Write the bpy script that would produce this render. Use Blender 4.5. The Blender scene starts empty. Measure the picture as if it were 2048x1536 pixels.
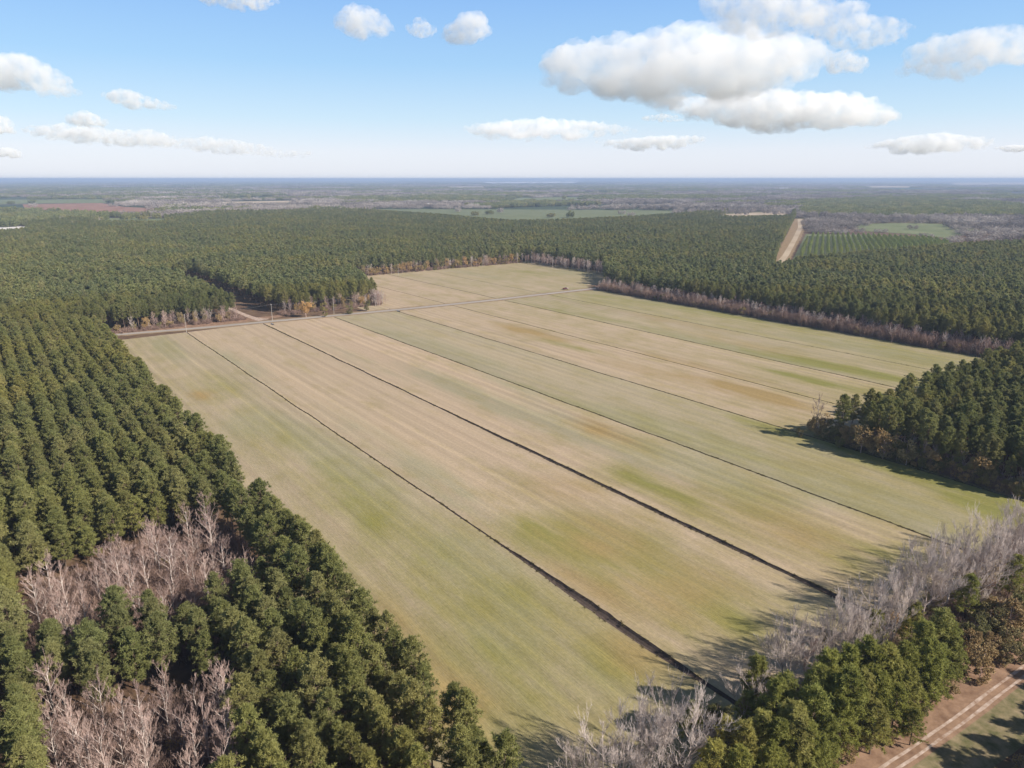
import bpy, math, random
import numpy as np
from mathutils import Vector, noise

R = math.radians
scene = bpy.context.scene
COL = scene.collection

# ------------------------------------------------------------------ camera, sky, sun, exposure
H = 100.0                      # drone height, metres
F = 1421.0                     # focal length in pixels of a 2048 px wide frame
PITCH = math.atan(410.5 / F)
YAW = R(36.74)                 # heading, clockwise from +Y (the ditches run along +Y)
cam_data = bpy.data.cameras.new('camera')
cam = bpy.data.objects.new('camera', cam_data)
COL.objects.link(cam)
cam.location = (0, 0, H)
cam.rotation_mode = 'XYZ'
cam.rotation_euler = (R(90) - PITCH, 0, -YAW)
cam_data.sensor_width = 36.0
cam_data.lens = 36.0 * F / 2048.0
cam_data.clip_start = 1.0
cam_data.clip_end = 300000.0
scene.camera = cam

SUN_AZ, SUN_EL = R(149.0), R(33.0)    # azimuth clockwise from +Y
world = bpy.data.worlds.new('World')
scene.world = world
world.use_nodes = True
nt = world.node_tree
bg = nt.nodes['Background']
sky = nt.nodes.new('ShaderNodeTexSky')
sky.sky_type = 'NISHITA'
sky.sun_disc = False
sky.sun_elevation = SUN_EL
sky.sun_rotation = SUN_AZ
sky.altitude = 100
sky.air_density = 1.0
sky.dust_density = 0.7
sky.ozone_density = 2.0
# the Nishita sky, its low yellow band whitened as the moist winter air of the photograph does
tcw = nt.nodes.new('ShaderNodeTexCoord'); sxyz = nt.nodes.new('ShaderNodeSeparateXYZ'); nt.links.new(tcw.outputs['Generated'], sxyz.inputs[0])
rmp = nt.nodes.new('ShaderNodeValToRGB'); els = rmp.color_ramp.elements
for p_, c_ in ((0.0, (5.5, 5.7, 6.3)), (0.035, (5.3, 5.65, 6.4)), (0.075, (3.9, 5.15, 6.3)), (0.14, (2.5, 4.2, 6.2)), (0.25, (1.5, 3.05, 6.0)), (0.36, (.95, 1.7, 3.2)), (0.55, (.6, .95, 1.7)), (.9, (.5, .75, 1.3))):
    e_ = els[0] if p_ == 0.0 else els.new(p_)
    e_.position = p_; e_.color = (*[q_ / 7 for q_ in c_], 1)
els.remove(els[-1]) if els[-1].position > .9 else None
nt.links.new(sxyz.outputs['Z'], rmp.inputs[0])
sc7 = nt.nodes.new('ShaderNodeVectorMath'); sc7.operation = 'SCALE'; sc7.inputs['Scale'].default_value = 7.0
nt.links.new(rmp.outputs[0], sc7.inputs[0])
mxw = nt.nodes.new('ShaderNodeMix'); mxw.data_type = 'RGBA'; mxw.inputs[0].default_value = 0.85
nt.links.new(sky.outputs[0], mxw.inputs[6]); nt.links.new(sc7.outputs[0], mxw.inputs[7])
nt.links.new(mxw.outputs[2], bg.inputs[0])
bg.inputs[1].default_value = 0.10

sd = bpy.data.lights.new('sun', 'SUN')
sd.energy = 5.0
sd.angle = R(0.55)
sd.color = (1.0, 0.93, 0.83)
sun = bpy.data.objects.new('sun', sd)
COL.objects.link(sun)
sdir = Vector((math.sin(SUN_AZ) * math.cos(SUN_EL), math.cos(SUN_AZ) * math.cos(SUN_EL), math.sin(SUN_EL)))
sun.rotation_euler = sdir.to_track_quat('Z', 'Y').to_euler()

scene.view_settings.view_transform = 'Standard'
scene.view_settings.look = 'None'
scene.view_settings.exposure = 0.66
scene.view_settings.gamma = 1.0
cy = scene.cycles
cy.max_bounces = 14
cy.diffuse_bounces = 2
cy.glossy_bounces = 1
cy.transmission_bounces = 2
cy.transparent_max_bounces = 8
cy.volume_bounces = 14
cy.use_denoising = True

rng = np.random.default_rng(11)
random.seed(5)

# ------------------------------------------------------------------ survey: photo pixel -> point on the plane z
cP, sP, cY, sY = math.cos(PITCH), math.sin(PITCH), math.cos(YAW), math.sin(YAW)
def ray(x, y):
    dx = (x - 1024) / F; dy = -(y - 768) / F
    a, b, c = dx, cP + dy * sP, -sP + dy * cP
    return (a * cY + b * sY, -a * sY + b * cY, c)
def at(x, y, z=0.0):
    d = ray(x, y)
    t = (z - H) / d[2]
    return (d[0] * t, d[1] * t)
def poly(pts, z=0.0):
    return np.array([at(x, y, z) for x, y in pts])
def to_px(v, u, z):
    v = np.asarray(v, float); u = np.asarray(u, float); w = np.asarray(z, float) - H
    a = v * cY - u * sY; f0 = v * sY + u * cY
    d = f0 * cP - w * sP; up = f0 * sP + w * cP
    d = np.where(d < 1, 1, d)
    return 1024 + F * a / d, 768 - F * up / d, d
def inside(P, v, u):
    v = np.asarray(v, float); u = np.asarray(u, float)
    r = np.zeros(v.shape, bool); n = len(P)
    for i in range(n):
        x1, y1 = P[i]; x2, y2 = P[(i + 1) % n]
        c = (y1 > u) != (y2 > u)
        xi = (x2 - x1) * (u - y1) / ((y2 - y1) if y2 != y1 else 1e-9) + x1
        r ^= c & (v < xi)
    return r
def vnoise(x, y, seed=0):
    x = np.asarray(x, float); y = np.asarray(y, float)
    xi = np.floor(x).astype(np.int64); yi = np.floor(y).astype(np.int64)
    fx = x - xi; fy = y - yi
    fx = fx * fx * (3 - 2 * fx); fy = fy * fy * (3 - 2 * fy)
    def h(a, b):
        n = (a * 374761393 + b * 668265263 + seed * 1442695041) & 0x7fffffff
        n = ((n ^ (n >> 13)) * 1274126177) & 0x7fffffff
        return ((n ^ (n >> 16)) & 0xffff) / 65535.0
    return (h(xi, yi) * (1 - fx) + h(xi + 1, yi) * fx) * (1 - fy) + (h(xi, yi + 1) * (1 - fx) + h(xi + 1, yi + 1) * fx) * fy

# ------------------------------------------------------------------ helpers
def tag(o, label=None, cat=None, group=None, kind=None):
    if label: o['label'] = label
    if cat: o['category'] = cat
    if group: o['group'] = group
    if kind: o['kind'] = kind
    return o
def mesh(name, verts, faces, mats=(), smooth=False, mat_idx=None):
    """verts (n,3); faces: list, or an (m,k) array"""
    me = bpy.data.meshes.new(name)
    verts = np.asarray(verts, np.float32)
    if isinstance(faces, np.ndarray):
        m, k = faces.shape
        me.vertices.add(len(verts)); me.vertices.foreach_set('co', verts.ravel())
        me.loops.add(m * k); me.loops.foreach_set('vertex_index', faces.ravel().astype(np.int32))
        me.polygons.add(m)
        me.polygons.foreach_set('loop_start', np.arange(0, m * k, k, dtype=np.int32))
        me.polygons.foreach_set('loop_total', np.full(m, k, np.int32))
    else:
        me.from_pydata([tuple(map(float, v)) for v in verts], [], faces)
    for mt in mats: me.materials.append(mt)
    if mat_idx is not None: me.polygons.foreach_set('material_index', np.asarray(mat_idx, np.int32))
    me.update(calc_edges=True)
    me.polygons.foreach_set('use_smooth', np.full(len(me.polygons), smooth))
    return me
def obj(name, me, parent=None, link=True):
    o = bpy.data.objects.new(name, me)
    if link: COL.objects.link(o)
    if parent: o.parent = parent
    return o
def empty(name, loc):
    o = bpy.data.objects.new(name, None); COL.objects.link(o); o.location = loc
    o.empty_display_size = 1.0
    return o

class NT:
    """small helper to wire shader nodes"""
    def __init__(s, name, rough=0.9, spec=0.15):
        s.m = bpy.data.materials.new(name); s.m.use_nodes = True
        s.t = s.m.node_tree; s.b = s.t.nodes['Principled BSDF']
        s.b.inputs['Roughness'].default_value = rough
        s.b.inputs['Specular IOR Level'].default_value = spec
        s.out = s.t.nodes['Material Output']
    def n(s, ty, **kw):
        nd = s.t.nodes.new(ty)
        for k, v in kw.items(): setattr(nd, k, v)
        return nd
    def l(s, a, b): s.t.links.new(a, b)
    def pos(s, scale=(1, 1, 1)):
        g = s.n('ShaderNodeNewGeometry'); mp = s.n('ShaderNodeMapping'); mp.inputs['Scale'].default_value = scale
        s.l(g.outputs['Position'], mp.inputs['Vector']); return mp.outputs[0]
    def noise(s, vec, scale, detail=4, rough=0.55):
        nd = s.n('ShaderNodeTexNoise'); nd.inputs['Scale'].default_value = scale
        nd.inputs['Detail'].default_value = detail; nd.inputs['Roughness'].default_value = rough
        if vec is not None: s.l(vec, nd.inputs['Vector'])
        return nd.outputs['Fac']
    def ramp(s, fac, stops):
        nd = s.n('ShaderNodeValToRGB'); e = nd.color_ramp.elements
        while len(e) > 1: e.remove(e[-1])
        e[0].position = stops[0][0]; e[0].color = (*stops[0][1], 1)
        for p, c in stops[1:]:
            x = e.new(p); x.color = (*c, 1)
        s.l(fac, nd.inputs['Fac']); return nd.outputs['Color']
    def mix(s, a, b, fac, mode='MIX'):
        nd = s.n('ShaderNodeMix', data_type='RGBA', blend_type=mode)
        for val, idx in ((fac, 0), (a, 6), (b, 7)):
            if isinstance(val, (int, float)): nd.inputs[idx].default_value = val
            elif isinstance(val, tuple): nd.inputs[idx].default_value = (*val, 1)
            else: s.l(val, nd.inputs[idx])
        return nd.outputs[2]
    def math(s, op, a, b=0.0, clamp=False):
        nd = s.n('ShaderNodeMath', operation=op, use_clamp=clamp)
        for i, val in enumerate((a, b)):
            if isinstance(val, (int, float)): nd.inputs[i].default_value = val
            else: s.l(val, nd.inputs[i])
        return nd.outputs[0]
    def attr(s, name):
        nd = s.n('ShaderNodeAttribute'); nd.attribute_name = name; return nd
    def base(s, c):
        if isinstance(c, tuple): s.b.inputs['Base Color'].default_value = (*c, 1)
        else: s.l(c, s.b.inputs['Base Color'])
        return s.m

# ------------------------------------------------------------------ materials
def leaf_mat(name, dark, light, hue_var, transl=0.25, obj_tint=None):
    s = NT(name, 0.7, 0.25)
    oi = s.n('ShaderNodeObjectInfo')
    f = s.noise(s.pos(), 0.9, 2)
    c = s.ramp(f, [(0.3, dark), (0.7, light)])
    c2 = s.mix(c, hue_var, s.math('MULTIPLY', s.math('POWER', oi.outputs['Random'], 2.5), 0.75))
    big = s.noise(s.pos(), 0.014, 3, .6)
    c2 = s.mix(c2, s.ramp(big, [(.32, (.80, .86, .95)), (.5, (1, 1, 1)), (.68, (1.22, 1.12, .95))]), 1.0, 'MULTIPLY')
    c3 = s.mix(c2, (0.0, 0.0, 0.0), s.math('MULTIPLY', s.math('FRACT', s.math('MULTIPLY', oi.outputs['Random'], 17.3)), 0.25))
    s.base(c3)
    tr = s.n('ShaderNodeBsdfTranslucent'); s.l(c3, tr.inputs['Color'])
    ms = s.n('ShaderNodeMixShader'); ms.inputs[0].default_value = transl
    s.l(s.b.outputs[0], ms.inputs[1]); s.l(tr.outputs[0], ms.inputs[2]); s.l(ms.outputs[0], s.out.inputs[0])
    return s.m
M = {}
M['needles'] = leaf_mat('pine_needles', (0.200, 0.212, 0.070), (0.345, 0.345, 0.118), (0.38, 0.345, 0.14), .42)
M['needles_belt'] = leaf_mat('belt_pine_needles', (0.245, 0.250, 0.058), (0.43, 0.42, 0.105), (0.48, 0.42, 0.14), .44)
M['needles_far'] = leaf_mat('pine_needles_far', (0.200, 0.225, 0.088), (0.335, 0.350, 0.140), (0.38, 0.345, 0.16), .42)
M['needles_young'] = leaf_mat('young_pine_needles', (0.26, 0.32, 0.085), (0.42, 0.48, 0.14), (0.45, 0.46, 0.16), .42)
M['autumn'] = leaf_mat('autumn_leaves', (0.44, 0.29, 0.13), (0.66, 0.47, 0.23), (0.44, 0.37, 0.18))
M['olive'] = leaf_mat('evergreen_shrub_leaves', (0.22, 0.21, 0.075), (0.39, 0.34, 0.14), (0.46, 0.33, 0.16))
def bark(name, a, b):
    s = NT(name, 0.9, 0.1)
    f = s.noise(s.pos((1, 1, 0.25)), 2.5, 3)
    oi = s.n('ShaderNodeObjectInfo')
    c = s.ramp(f, [(0.3, a), (0.75, b)])
    return s.base(s.mix(c, a, s.math('MULTIPLY', oi.outputs['Random'], 0.5)))
M['pine_bark'] = bark('pine_bark', (0.11, 0.075, 0.055), (0.24, 0.18, 0.14))
M['pale_bark'] = bark('pale_bark', (0.40, 0.33, 0.295), (0.74, 0.64, 0.575))
M['pink_bark'] = bark('pinkish_bark', (0.30, 0.205, 0.175), (0.62, 0.47, 0.41))
M['brush'] = bark('brush_twigs', (0.18, 0.115, 0.09), (0.44, 0.31, 0.25))

def ground_mat():
    s = NT('forest_floor')
    p = s.pos()
    near = s.ramp(s.noise(p, 0.12, 6, 0.65), [(0.3, (0.075, 0.045, 0.03)), (0.5, (0.13, 0.08, 0.05)), (0.68, (0.17, 0.115, 0.065)), (0.8, (0.10, 0.11, 0.04))])
    # far country: a patchwork of woods, fallow and winter fields
    v = s.n('ShaderNodeTexVoronoi'); v.inputs['Scale'].default_value = 0.0011; v.inputs['Randomness'].default_value = 0.9
    s.l(p, v.inputs['Vector'])
    sep = s.n('ShaderNodeSeparateColor'); s.l(v.outputs['Color'], sep.inputs[0])
    patch = s.ramp(sep.outputs[0], [(0.0, (0.055, 0.075, 0.035)), (0.32, (0.05, 0.075, 0.03)), (0.4, (0.13, 0.10, 0.08)), (0.62, (0.10, 0.085, 0.07)), (0.74, (0.06, 0.085, 0.035)), (0.86, (0.22, 0.17, 0.11)), (0.95, (0.12, 0.14, 0.05))])
    sp = s.noise(p, 0.004, 6, 0.7)
    patch = s.mix(patch, (0.04, 0.05, 0.03), s.math('MULTIPLY', sp, 0.7))
    dd = s.n('ShaderNodeVectorMath', operation='LENGTH'); s.l(s.pos(), dd.inputs[0])
    mr = s.n('ShaderNodeMapRange'); mr.inputs[1].default_value = 1700; mr.inputs[2].default_value = 2300
    s.l(dd.outputs['Value'], mr.inputs[0])
    return s.base(s.mix(near, patch, mr.outputs[0]))
M['ground'] = ground_mat()

def field_mat():
    s = NT('winter_field', 0.95, 0.05)
    tint = s.attr('tint'); sep = s.n('ShaderNodeSeparateColor'); s.l(tint.outputs['Color'], sep.inputs[0])
    tan = (0.425, 0.318, 0.228); green = (0.205, 0.198, 0.062); ochre = (0.30, 0.215, 0.10); grey = (0.31, 0.268, 0.178)
    row = s.noise(s.pos((1.0, 0.006, 1)), 0.30, 4, 0.66)      # drill rows along the ditches
    fine = s.noise(s.pos((1.0, 0.035, 1)), 2.2, 4, 0.7)
    blot = s.noise(s.pos((1.0, 0.42, 1)), 0.085, 7, 0.70)
    c = s.mix(tan, grey, s.math('MULTIPLY', sep.outputs[2], 1.0))
    # greens fade in ragged along the rows
    gm = s.math('ADD', sep.outputs[0], s.math('MULTIPLY', s.math('SUBTRACT', blot, 0.56), 1.6))
    gm = s.math('ADD', gm, s.math('MULTIPLY', s.math('SUBTRACT', row, 0.53), 0.38), True)
    c = s.mix(c, green, gm)
    om = s.math('ADD', sep.outputs[1], s.math('MULTIPLY', s.math('SUBTRACT', blot, 0.52), 1.1))
    om = s.math('ADD', om, s.math('MULTIPLY', s.math('SUBTRACT', row, 0.5), 0.35), True)
    c = s.mix(c, ochre, om)
    wv = s.n('ShaderNodeTexWave'); wv.bands_direction = 'X'; wv.inputs['Scale'].default_value = 0.058; wv.inputs['Distortion'].default_value = .6; wv.inputs['Detail'].default_value = 2; wv.inputs['Detail Scale'].default_value = .3
    s.l(s.pos((1, .02, 1)), wv.inputs['Vector'])
    c = s.mix(c, s.ramp(wv.outputs['Fac'], [(0.0, (.93, .925, .92)), (.5, (1, 1, 1)), (.92, (1.02, 1.02, 1.02)), (1.0, (1.12, 1.11, 1.09))]), s.ramp(s.noise(s.pos((1, .3, 1)), .018, 3), [(.4, (.1, .1, .1)), (.6, (1, 1, 1))]), 'MULTIPLY')
    st = s.ramp(row, [(0.30, (0.86, 0.85, 0.84)), (0.48, (.98, .98, .98)), (0.66, (1.11, 1.095, 1.07))])
    c = s.mix(c, st, 1.0, 'MULTIPLY')
    ft = s.ramp(fine, [(0.3, (0.93, 0.93, 0.92)), (0.7, (1.06, 1.06, 1.06))])
    c = s.mix(c, ft, 1.0, 'MULTIPLY')
    speck = s.noise(s.pos(), 0.9, 5, 0.8)
    c = s.mix(c, s.ramp(speck, [(0.3, (0.80, 0.82, 0.79)), (0.65, (1.11, 1.095, 1.08))]), 1.0, 'MULTIPLY')
    s.base(c)
    bp = s.n('ShaderNodeBump'); bp.inputs['Strength'].default_value = 0.5; bp.inputs['Distance'].default_value = 0.25
    s.l(s.noise(s.pos((1, 0.15, 1)), 2.5, 4), bp.inputs['Height']); s.l(bp.outputs[0], s.b.inputs['Normal'])
    return s.m
M['field'] = field_mat()
def two_tone(name, a, b, scale=0.3, sc=(1, 1, 1), rough=0.95, detail=5):
    s = NT(name, rough, 0.1)
    return s.base(s.ramp(s.noise(s.pos(sc), scale, detail, 0.65), [(0.32, a), (0.68, b)]))
M['ditch'] = two_tone('ditch_soil', (0.06, 0.048, 0.032), (0.15, 0.12, 0.065), 0.5)
M['ditch_soil'] = two_tone('dark_ditch_soil', (0.055, 0.040, 0.034), (0.10, 0.075, 0.06), 0.7)
M['road'] = two_tone('worn_grey_road', (0.27, 0.235, 0.205), (0.38, 0.335, 0.29), 0.25, (0.1, 1, 1))
M['verge'] = two_tone('dry_verge', (0.20, 0.13, 0.075), (0.30, 0.22, 0.13), 0.2)
M['straw'] = two_tone('pine_straw_verge', (0.17, 0.10, 0.065), (0.34, 0.22, 0.145), 0.35)
M['sandtrack'] = two_tone('pale_wheel_track', (0.26, 0.165, 0.11), (0.56, 0.45, 0.38), 0.5)
M['grassverge'] = two_tone('grass_verge', (0.10, 0.10, 0.04), (0.30, 0.23, 0.14), 0.35)
M['sand'] = two_tone('pale_sand', (0.55, 0.5, 0.45), (0.75, 0.72, 0.68), 0.02)
M['cutover'] = two_tone('cutover_soil', (0.20, 0.10, 0.07), (0.34, 0.20, 0.14), 0.02)
M['palegreen'] = two_tone('young_planting', (0.12, 0.14, 0.07), (0.17, 0.18, 0.095), 0.02)
M['greenfield'] = two_tone('far_green_field', (0.12, 0.145, 0.065), (0.19, 0.20, 0.10), 0.012)
M['tanfield'] = two_tone('far_tan_field', (0.34, 0.26, 0.18), (0.46, 0.37, 0.27), 0.01)
def plain(name, c, rough=0.6, metal=0.0, var=0.25):
    s = NT(name, rough, 0.4); s.b.inputs['Metallic'].default_value = metal
    d = tuple(x * (1 - var) for x in c)
    return s.base(s.ramp(s.noise(s.pos(), 1.7, 3), [(0.3, d), (0.7, c)]))
M['pole'] = plain('weathered_pole', (0.42, 0.38, 0.33), 0.9)
M['metal'] = plain('galvanised_metal', (0.45, 0.45, 0.45), 0.4, 0.7)
M['wire'] = plain('wire', (0.25, 0.25, 0.25), 0.5, 0.5)
M['red_paint'] = plain('dark_red_paint', (0.10, 0.02, 0.018), 0.3)
M['glass'] = plain('dark_glass', (0.02, 0.022, 0.025), 0.08)
M['rubber'] = plain('tyre_rubber', (0.02, 0.02, 0.02), 0.9)
M['white_wall'] = plain('white_metal_wall', (0.75, 0.74, 0.72), 0.5, 0, 0.08)
M['white_roof'] = plain('pale_metal_roof', (0.8, 0.8, 0.8), 0.35, 0, 0.06)

# ------------------------------------------------------------------ the ground, field, ditches, roads
DITCH = [106, 157.5, 208.5, 258, 307, 356.5, 406.5]
U0, U1 = 50.0, 511.0
def grid_cells(name, vs, us, drop, mat, z=0.0):
    nv, nu = len(vs), len(us)
    verts = [(v, u, z) for u in us for v in vs]
    faces = []
    for j in range(nu - 1):
        for i in range(nv - 1):
            if drop((vs[i] + vs[i + 1]) / 2, (us[j] + us[j + 1]) / 2): continue
            a = j * nv + i
            faces.append((a, a + 1, a + nv + 1, a + nv))
    me = mesh(name, verts, faces, [mat])
    return obj(name, me)
def gdrop(v, u):
    if 50 < v < 470 and U0 < u < U1 and not (v > 262 and u < 137): return True
    if 240 < v < 560 and 511 < u < 716: return True
    return False
g = grid_cells('ground', [-90000, -3000, 50, 240, 262, 470, 560, 3000, 90000], [-90000, -3000, U0, 137, U1, 716, 3000, 90000], gdrop, M['ground'], -0.02)
tag(g, 'flat wooded country with brown pine straw floor reaching the horizon', 'ground', kind='structure')

# tint blobs surveyed on the field: px, py, radius across rows, radius along rows, channel, strength
BLOBS = [  # 0 green 1 ochre 2 grey
    (1900, 965, 9, 40, 0, 1.3), (1760, 905, 7, 35, 0, .9), (1990, 1020, 8, 14, 0, 1.0), (1560, 860, 8, 30, 0, .55),
    (1690, 735, 8, 45, 0, .95), (1560, 715, 9, 40, 0, .5), (1620, 760, 6, 30, 0, .8), (1480, 780, 8, 30, 1, 1.1), (1540, 795, 7, 20, 1, .8), (1400, 735, 9, 45, 1, .5),
    (1060, 665, 9, 35, 1, .9), (1130, 690, 6, 25, 0, .7), (1290, 740, 8, 35, 1, .4), (1330, 640, 12, 60, 1, .35), (1500, 690, 10, 60, 1, .35), (1200, 640, 9, 70, 0, .35),
    (1230, 600, 12, 40, 0, .45), (1500, 640, 12, 90, 0, .35), (1750, 700, 12, 50, 2, .9), (1150, 600, 10, 30, 0, .3),
    (1090, 1060, 13, 14, 0, .75), (1250, 1120, 18, 22, 0, .62), (1200, 1070, 15, 16, 1, .55), (1430, 1250, 15, 12, 0, .6), (1350, 1180, 16, 14, 1, .45), (1130, 975, 12, 14, 1, .45), (1170, 1170, 5, 14, 1, .5),
    (1330, 985, 8, 18, 0, .7), (1500, 1010, 14, 22, 0, .5), (1250, 940, 8, 14, 0, .45), (1700, 1110, 12, 14, 0, .55), (1600, 1060, 14, 16, 1, .35), (1820, 1120, 8, 8, 0, .5),
    (720, 1020, 12, 22, 0, .45), (800, 1100, 16, 18, 0, .4), (880, 1230, 13, 14, 0, .4), (960, 1340, 14, 12, 0, .45), (1050, 1180, 7, 14, 0, .5), (900, 1400, 8, 12, 1, .8), (780, 1260, 6, 16, 1, .6), (1010, 1430, 14, 10, 0, .5),
    (950, 1120, 8, 14, 2, .9), (1020, 1260, 9, 9, 2, .6), (560, 880, 13, 45, 0, .38), (440, 770, 12, 35, 0, .35), (400, 790, 6, 10, 1, .55), (300, 700, 12, 50, 0, .25), (500, 850, 10, 20, 2, .5),
    (640, 900, 9, 60, 2, .7), (480, 730, 9, 60, 2, .6), (700, 960, 10, 30, 0, .3), (330, 690, 7, 60, 2, .6),
    (770, 890, 8, 60, 2, .5), (900, 980, 8, 30, 2, .6), (720, 720, 7, 60, 2, .45), (950, 790, 9, 70, 2, 1.0), (1250, 890, 12, 60, 2, 1.0), (1500, 950, 14, 40, 2, .9), (1720, 1010, 14, 25, 2, .9), (850, 720, 9, 40, 0, .3),
    (870, 700, 12, 60, 2, .8), (1130, 800, 12, 50, 0, .3), (1400, 880, 9, 40, 0, .35), (1340, 870, 12, 40, 2, .8), (1050, 780, 8, 50, 2, .6),
    (1180, 850, 8, 12, 1, .7), (1220, 870, 7, 14, 1, .5), (1650, 1200, 12, 12, 2, .4), (1600, 640, 12, 100, 2, .7), (1400, 620, 12, 80, 2, .5),
    (1050, 545, 22, 50, 0, .35), (1150, 545, 20, 40, 2, .5), (950, 548, 12, 50, 2, .4), (1480, 700, 8, 60, 2, .5), (1300, 1300, 10, 10, 1, .5), (1230, 1330, 7, 10, 0, .5),
]
BL = [(*at(a, b), rv, ru, k, s * (.78 if k == 0 else 1)) for a, b, rv, ru, k, s in BLOBS]
STRIP_BASE = {0: (.18, .0, .55), 1: (.05, .0, .25), 2: (.06, .02, .12), 3: (.14, .0, .75), 4: (.12, .08, .30), 5: (.16, .04, .30), 6: (.16, .0, .65), 7: (.28, .0, .65)}
def tint_at(v, u):
    out = np.zeros((len(v), 4), np.float32); out[:, 3] = 1
    si = np.searchsorted(DITCH, v)
    wob = (vnoise(v / 9, u / 60, 3) - .5) * .35
    for ch in range(3):
        base = np.array([STRIP_BASE[i][ch] for i in range(8)])
        out[:, ch] = base[si] * np.where(u > 510, .7, 1) + wob * (.5 if ch != 1 else .2)
    out[:, 0] += .34 * np.clip((235 - u) / 110, 0, 1) * (.4 + 1.2 * vnoise(v / 11, u / 35, 66)); out[:, 1] += .10 * np.clip((215 - u) / 90, 0, 1)  # near half greener; haze and view-angle tone difference is painted in as well
    out[:, 0] += .16 * np.clip((v - 260) / 100, 0, 1)
    for bv, bu, rv, ru, k, s in BL:
        dv = (v - bv) / rv; du = (u - bu) / ru
        # a blob stays within its own strip
        same = si == np.searchsorted(DITCH, bv)
        rag = .1 + 1.9 * (vnoise(v / 4 + k * 9, u / 14, 61) * .45 + vnoise(v / 1.9, u / 30 + k * 5, 62) * .35 + vnoise(v / 9, u / 7, 63) * .2)
        out[:, k] += s * np.exp(-(dv * dv + du * du) ** 1.3) * np.where(same, 1, .15) * rag
    return np.clip(out, 0, 1.2)
def half_width(i, u):
    base = [0.32, 0.52, 0.40, 0.38, 0.38, 0.44, 0.26][i]
    w = np.full_like(u, base)
    if i == 0: w += 1.15 * np.clip((150 - u) / 40, 0, 1) * np.clip((u - 68) / 25, .35, 1)
    if i == 1: w += 0.45 * np.clip((260 - u) / 60, 0, 1)
    return w * (1 + .35 * (vnoise(u / 3.0, u * 0 + i * 7, 5) - .5))
def wiggle(i, u):
    return (vnoise(u / 22, u * 0 + i * 3, 9) - .5) * .55 + (vnoise(u / 6, u * 0 + i * 3, 12) - .5) * .2
def build_strips(name, us, v_lo, v_hi, ditches, label, skip=None):
    us = np.asarray(us, float)
    edges = [np.full_like(us, v_lo)]
    for i in ditches:
        c = DITCH[i] + wiggle(i, us); w = half_width(i, us)
        edges += [c - w, c + w]
    edges.append(np.full_like(us, v_hi))
    V, Fc = [], []
    base = 0; K = 34
    for s in range(0, len(edges), 2):
        a, b = edges[s], edges[s + 1]
        t = np.linspace(0, 1, K)
        vv = a[:, None] + (b - a)[:, None] * t[None, :]
        uu = np.repeat(us[:, None], K, 1)
        zz = np.zeros_like(vv)
        V.append(np.stack([vv, uu, zz], -1).reshape(-1, 3))
        n = len(us)
        j, i = np.meshgrid(np.arange(n - 1), np.arange(K - 1), indexing='ij')
        q = base + j * K + i
        f = np.stack([q, q + 1, q + K + 1, q + K], -1).reshape(-1, 4)
        cv = (vv[:-1, :-1] + vv[1:, 1:]) / 2; cu = (uu[:-1, :-1] + uu[1:, 1:]) / 2
        if skip is not None: f = f[~skip(cv.ravel(), cu.ravel())]
        Fc.append(f); base += n * K
    V = np.concatenate(V); Fc = np.concatenate(Fc)
    me = mesh(name, V, Fc, [M['field']])
    ca = me.color_attributes.new('tint', 'FLOAT_COLOR', 'POINT')
    ca.data.foreach_set('color', tint_at(V[:, 0], V[:, 1]).ravel())
    o = obj(name, me)
    tag(o, label, 'field', kind='structure')
def build_ditch(i, us, label, mat):
    us = np.asarray(us, float)
    c = DITCH[i] + wiggle(i, us); w = half_width(i, us)
    offs = [(-1, 0), (-.55, -.55), (0, -.8), (.55, -.55), (1, 0)]
    V = []
    for (o_, z_) in offs:
        V.append(np.stack([c + w * o_, us, z_ * np.minimum(w * .75, .9) * (1 if z_ == 0 else 1 + .3 * (vnoise(us / 2, us * 0 + o_ * 4, 2) - .5))], -1))
    V = np.stack(V, 1).reshape(-1, 3); K = 5; n = len(us)
    j, k = np.meshgrid(np.arange(n - 1), np.arange(K - 1), indexing='ij')
    q = (j * K + k).ravel()
    f = np.stack([q, q + 1, q + K + 1, q + K], -1)
    o = obj('drainage_ditch', mesh('drainage_ditch', V, f, [mat]))
    tag(o, label, 'ditch', 'drainage ditches across the fields', 'structure')
us_main = np.concatenate([np.linspace(U0, 160, 90), np.linspace(162, U1, 150)])
build_strips('field', us_main, 50, 470, range(7), 'large tan and green winter field cut by parallel ditches', skip=lambda v, u: (v > 264) & (u < 136))
ords = ['first', 'second', 'third', 'fourth', 'fifth', 'sixth', 'seventh', 'eighth', 'ninth', 'tenth']
for i in range(7):
    uu = us_main if i < 4 else us_main[us_main >= 137]
    build_ditch(i, uu, ['widest dark ditch nearest the left plantation, broadening near the camera', 'dark muddy ditch second from the left plantation, crossing the whole field',
        'thin grassy ditch third from the left plantation', 'thin ditch running to the tip of the right pine block', 'thin ditch next beyond the tip of the right pine block',
        'sharp dark ditch between green and ochre strips on the right', 'faint thin ditch closest to the right forest edge'][i], M['ditch_soil'] if i < 2 else M['ditch'])
us_far = np.linspace(511, 716, 80)
build_strips('field', us_far, 240, 560, [4, 5, 6], 'smaller tan field beyond the road, enclosed by forest')
for i in (4, 5, 6):
    build_ditch(i, us_far, ['short ditch beyond the road nearest the wooded corner', 'short ditch in the middle of the field beyond the road', 'short ditch beyond the road nearest the parked truck'][i - 4], M['ditch'])
# grass tufts and dark weeds are added to the ditches further down

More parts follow.
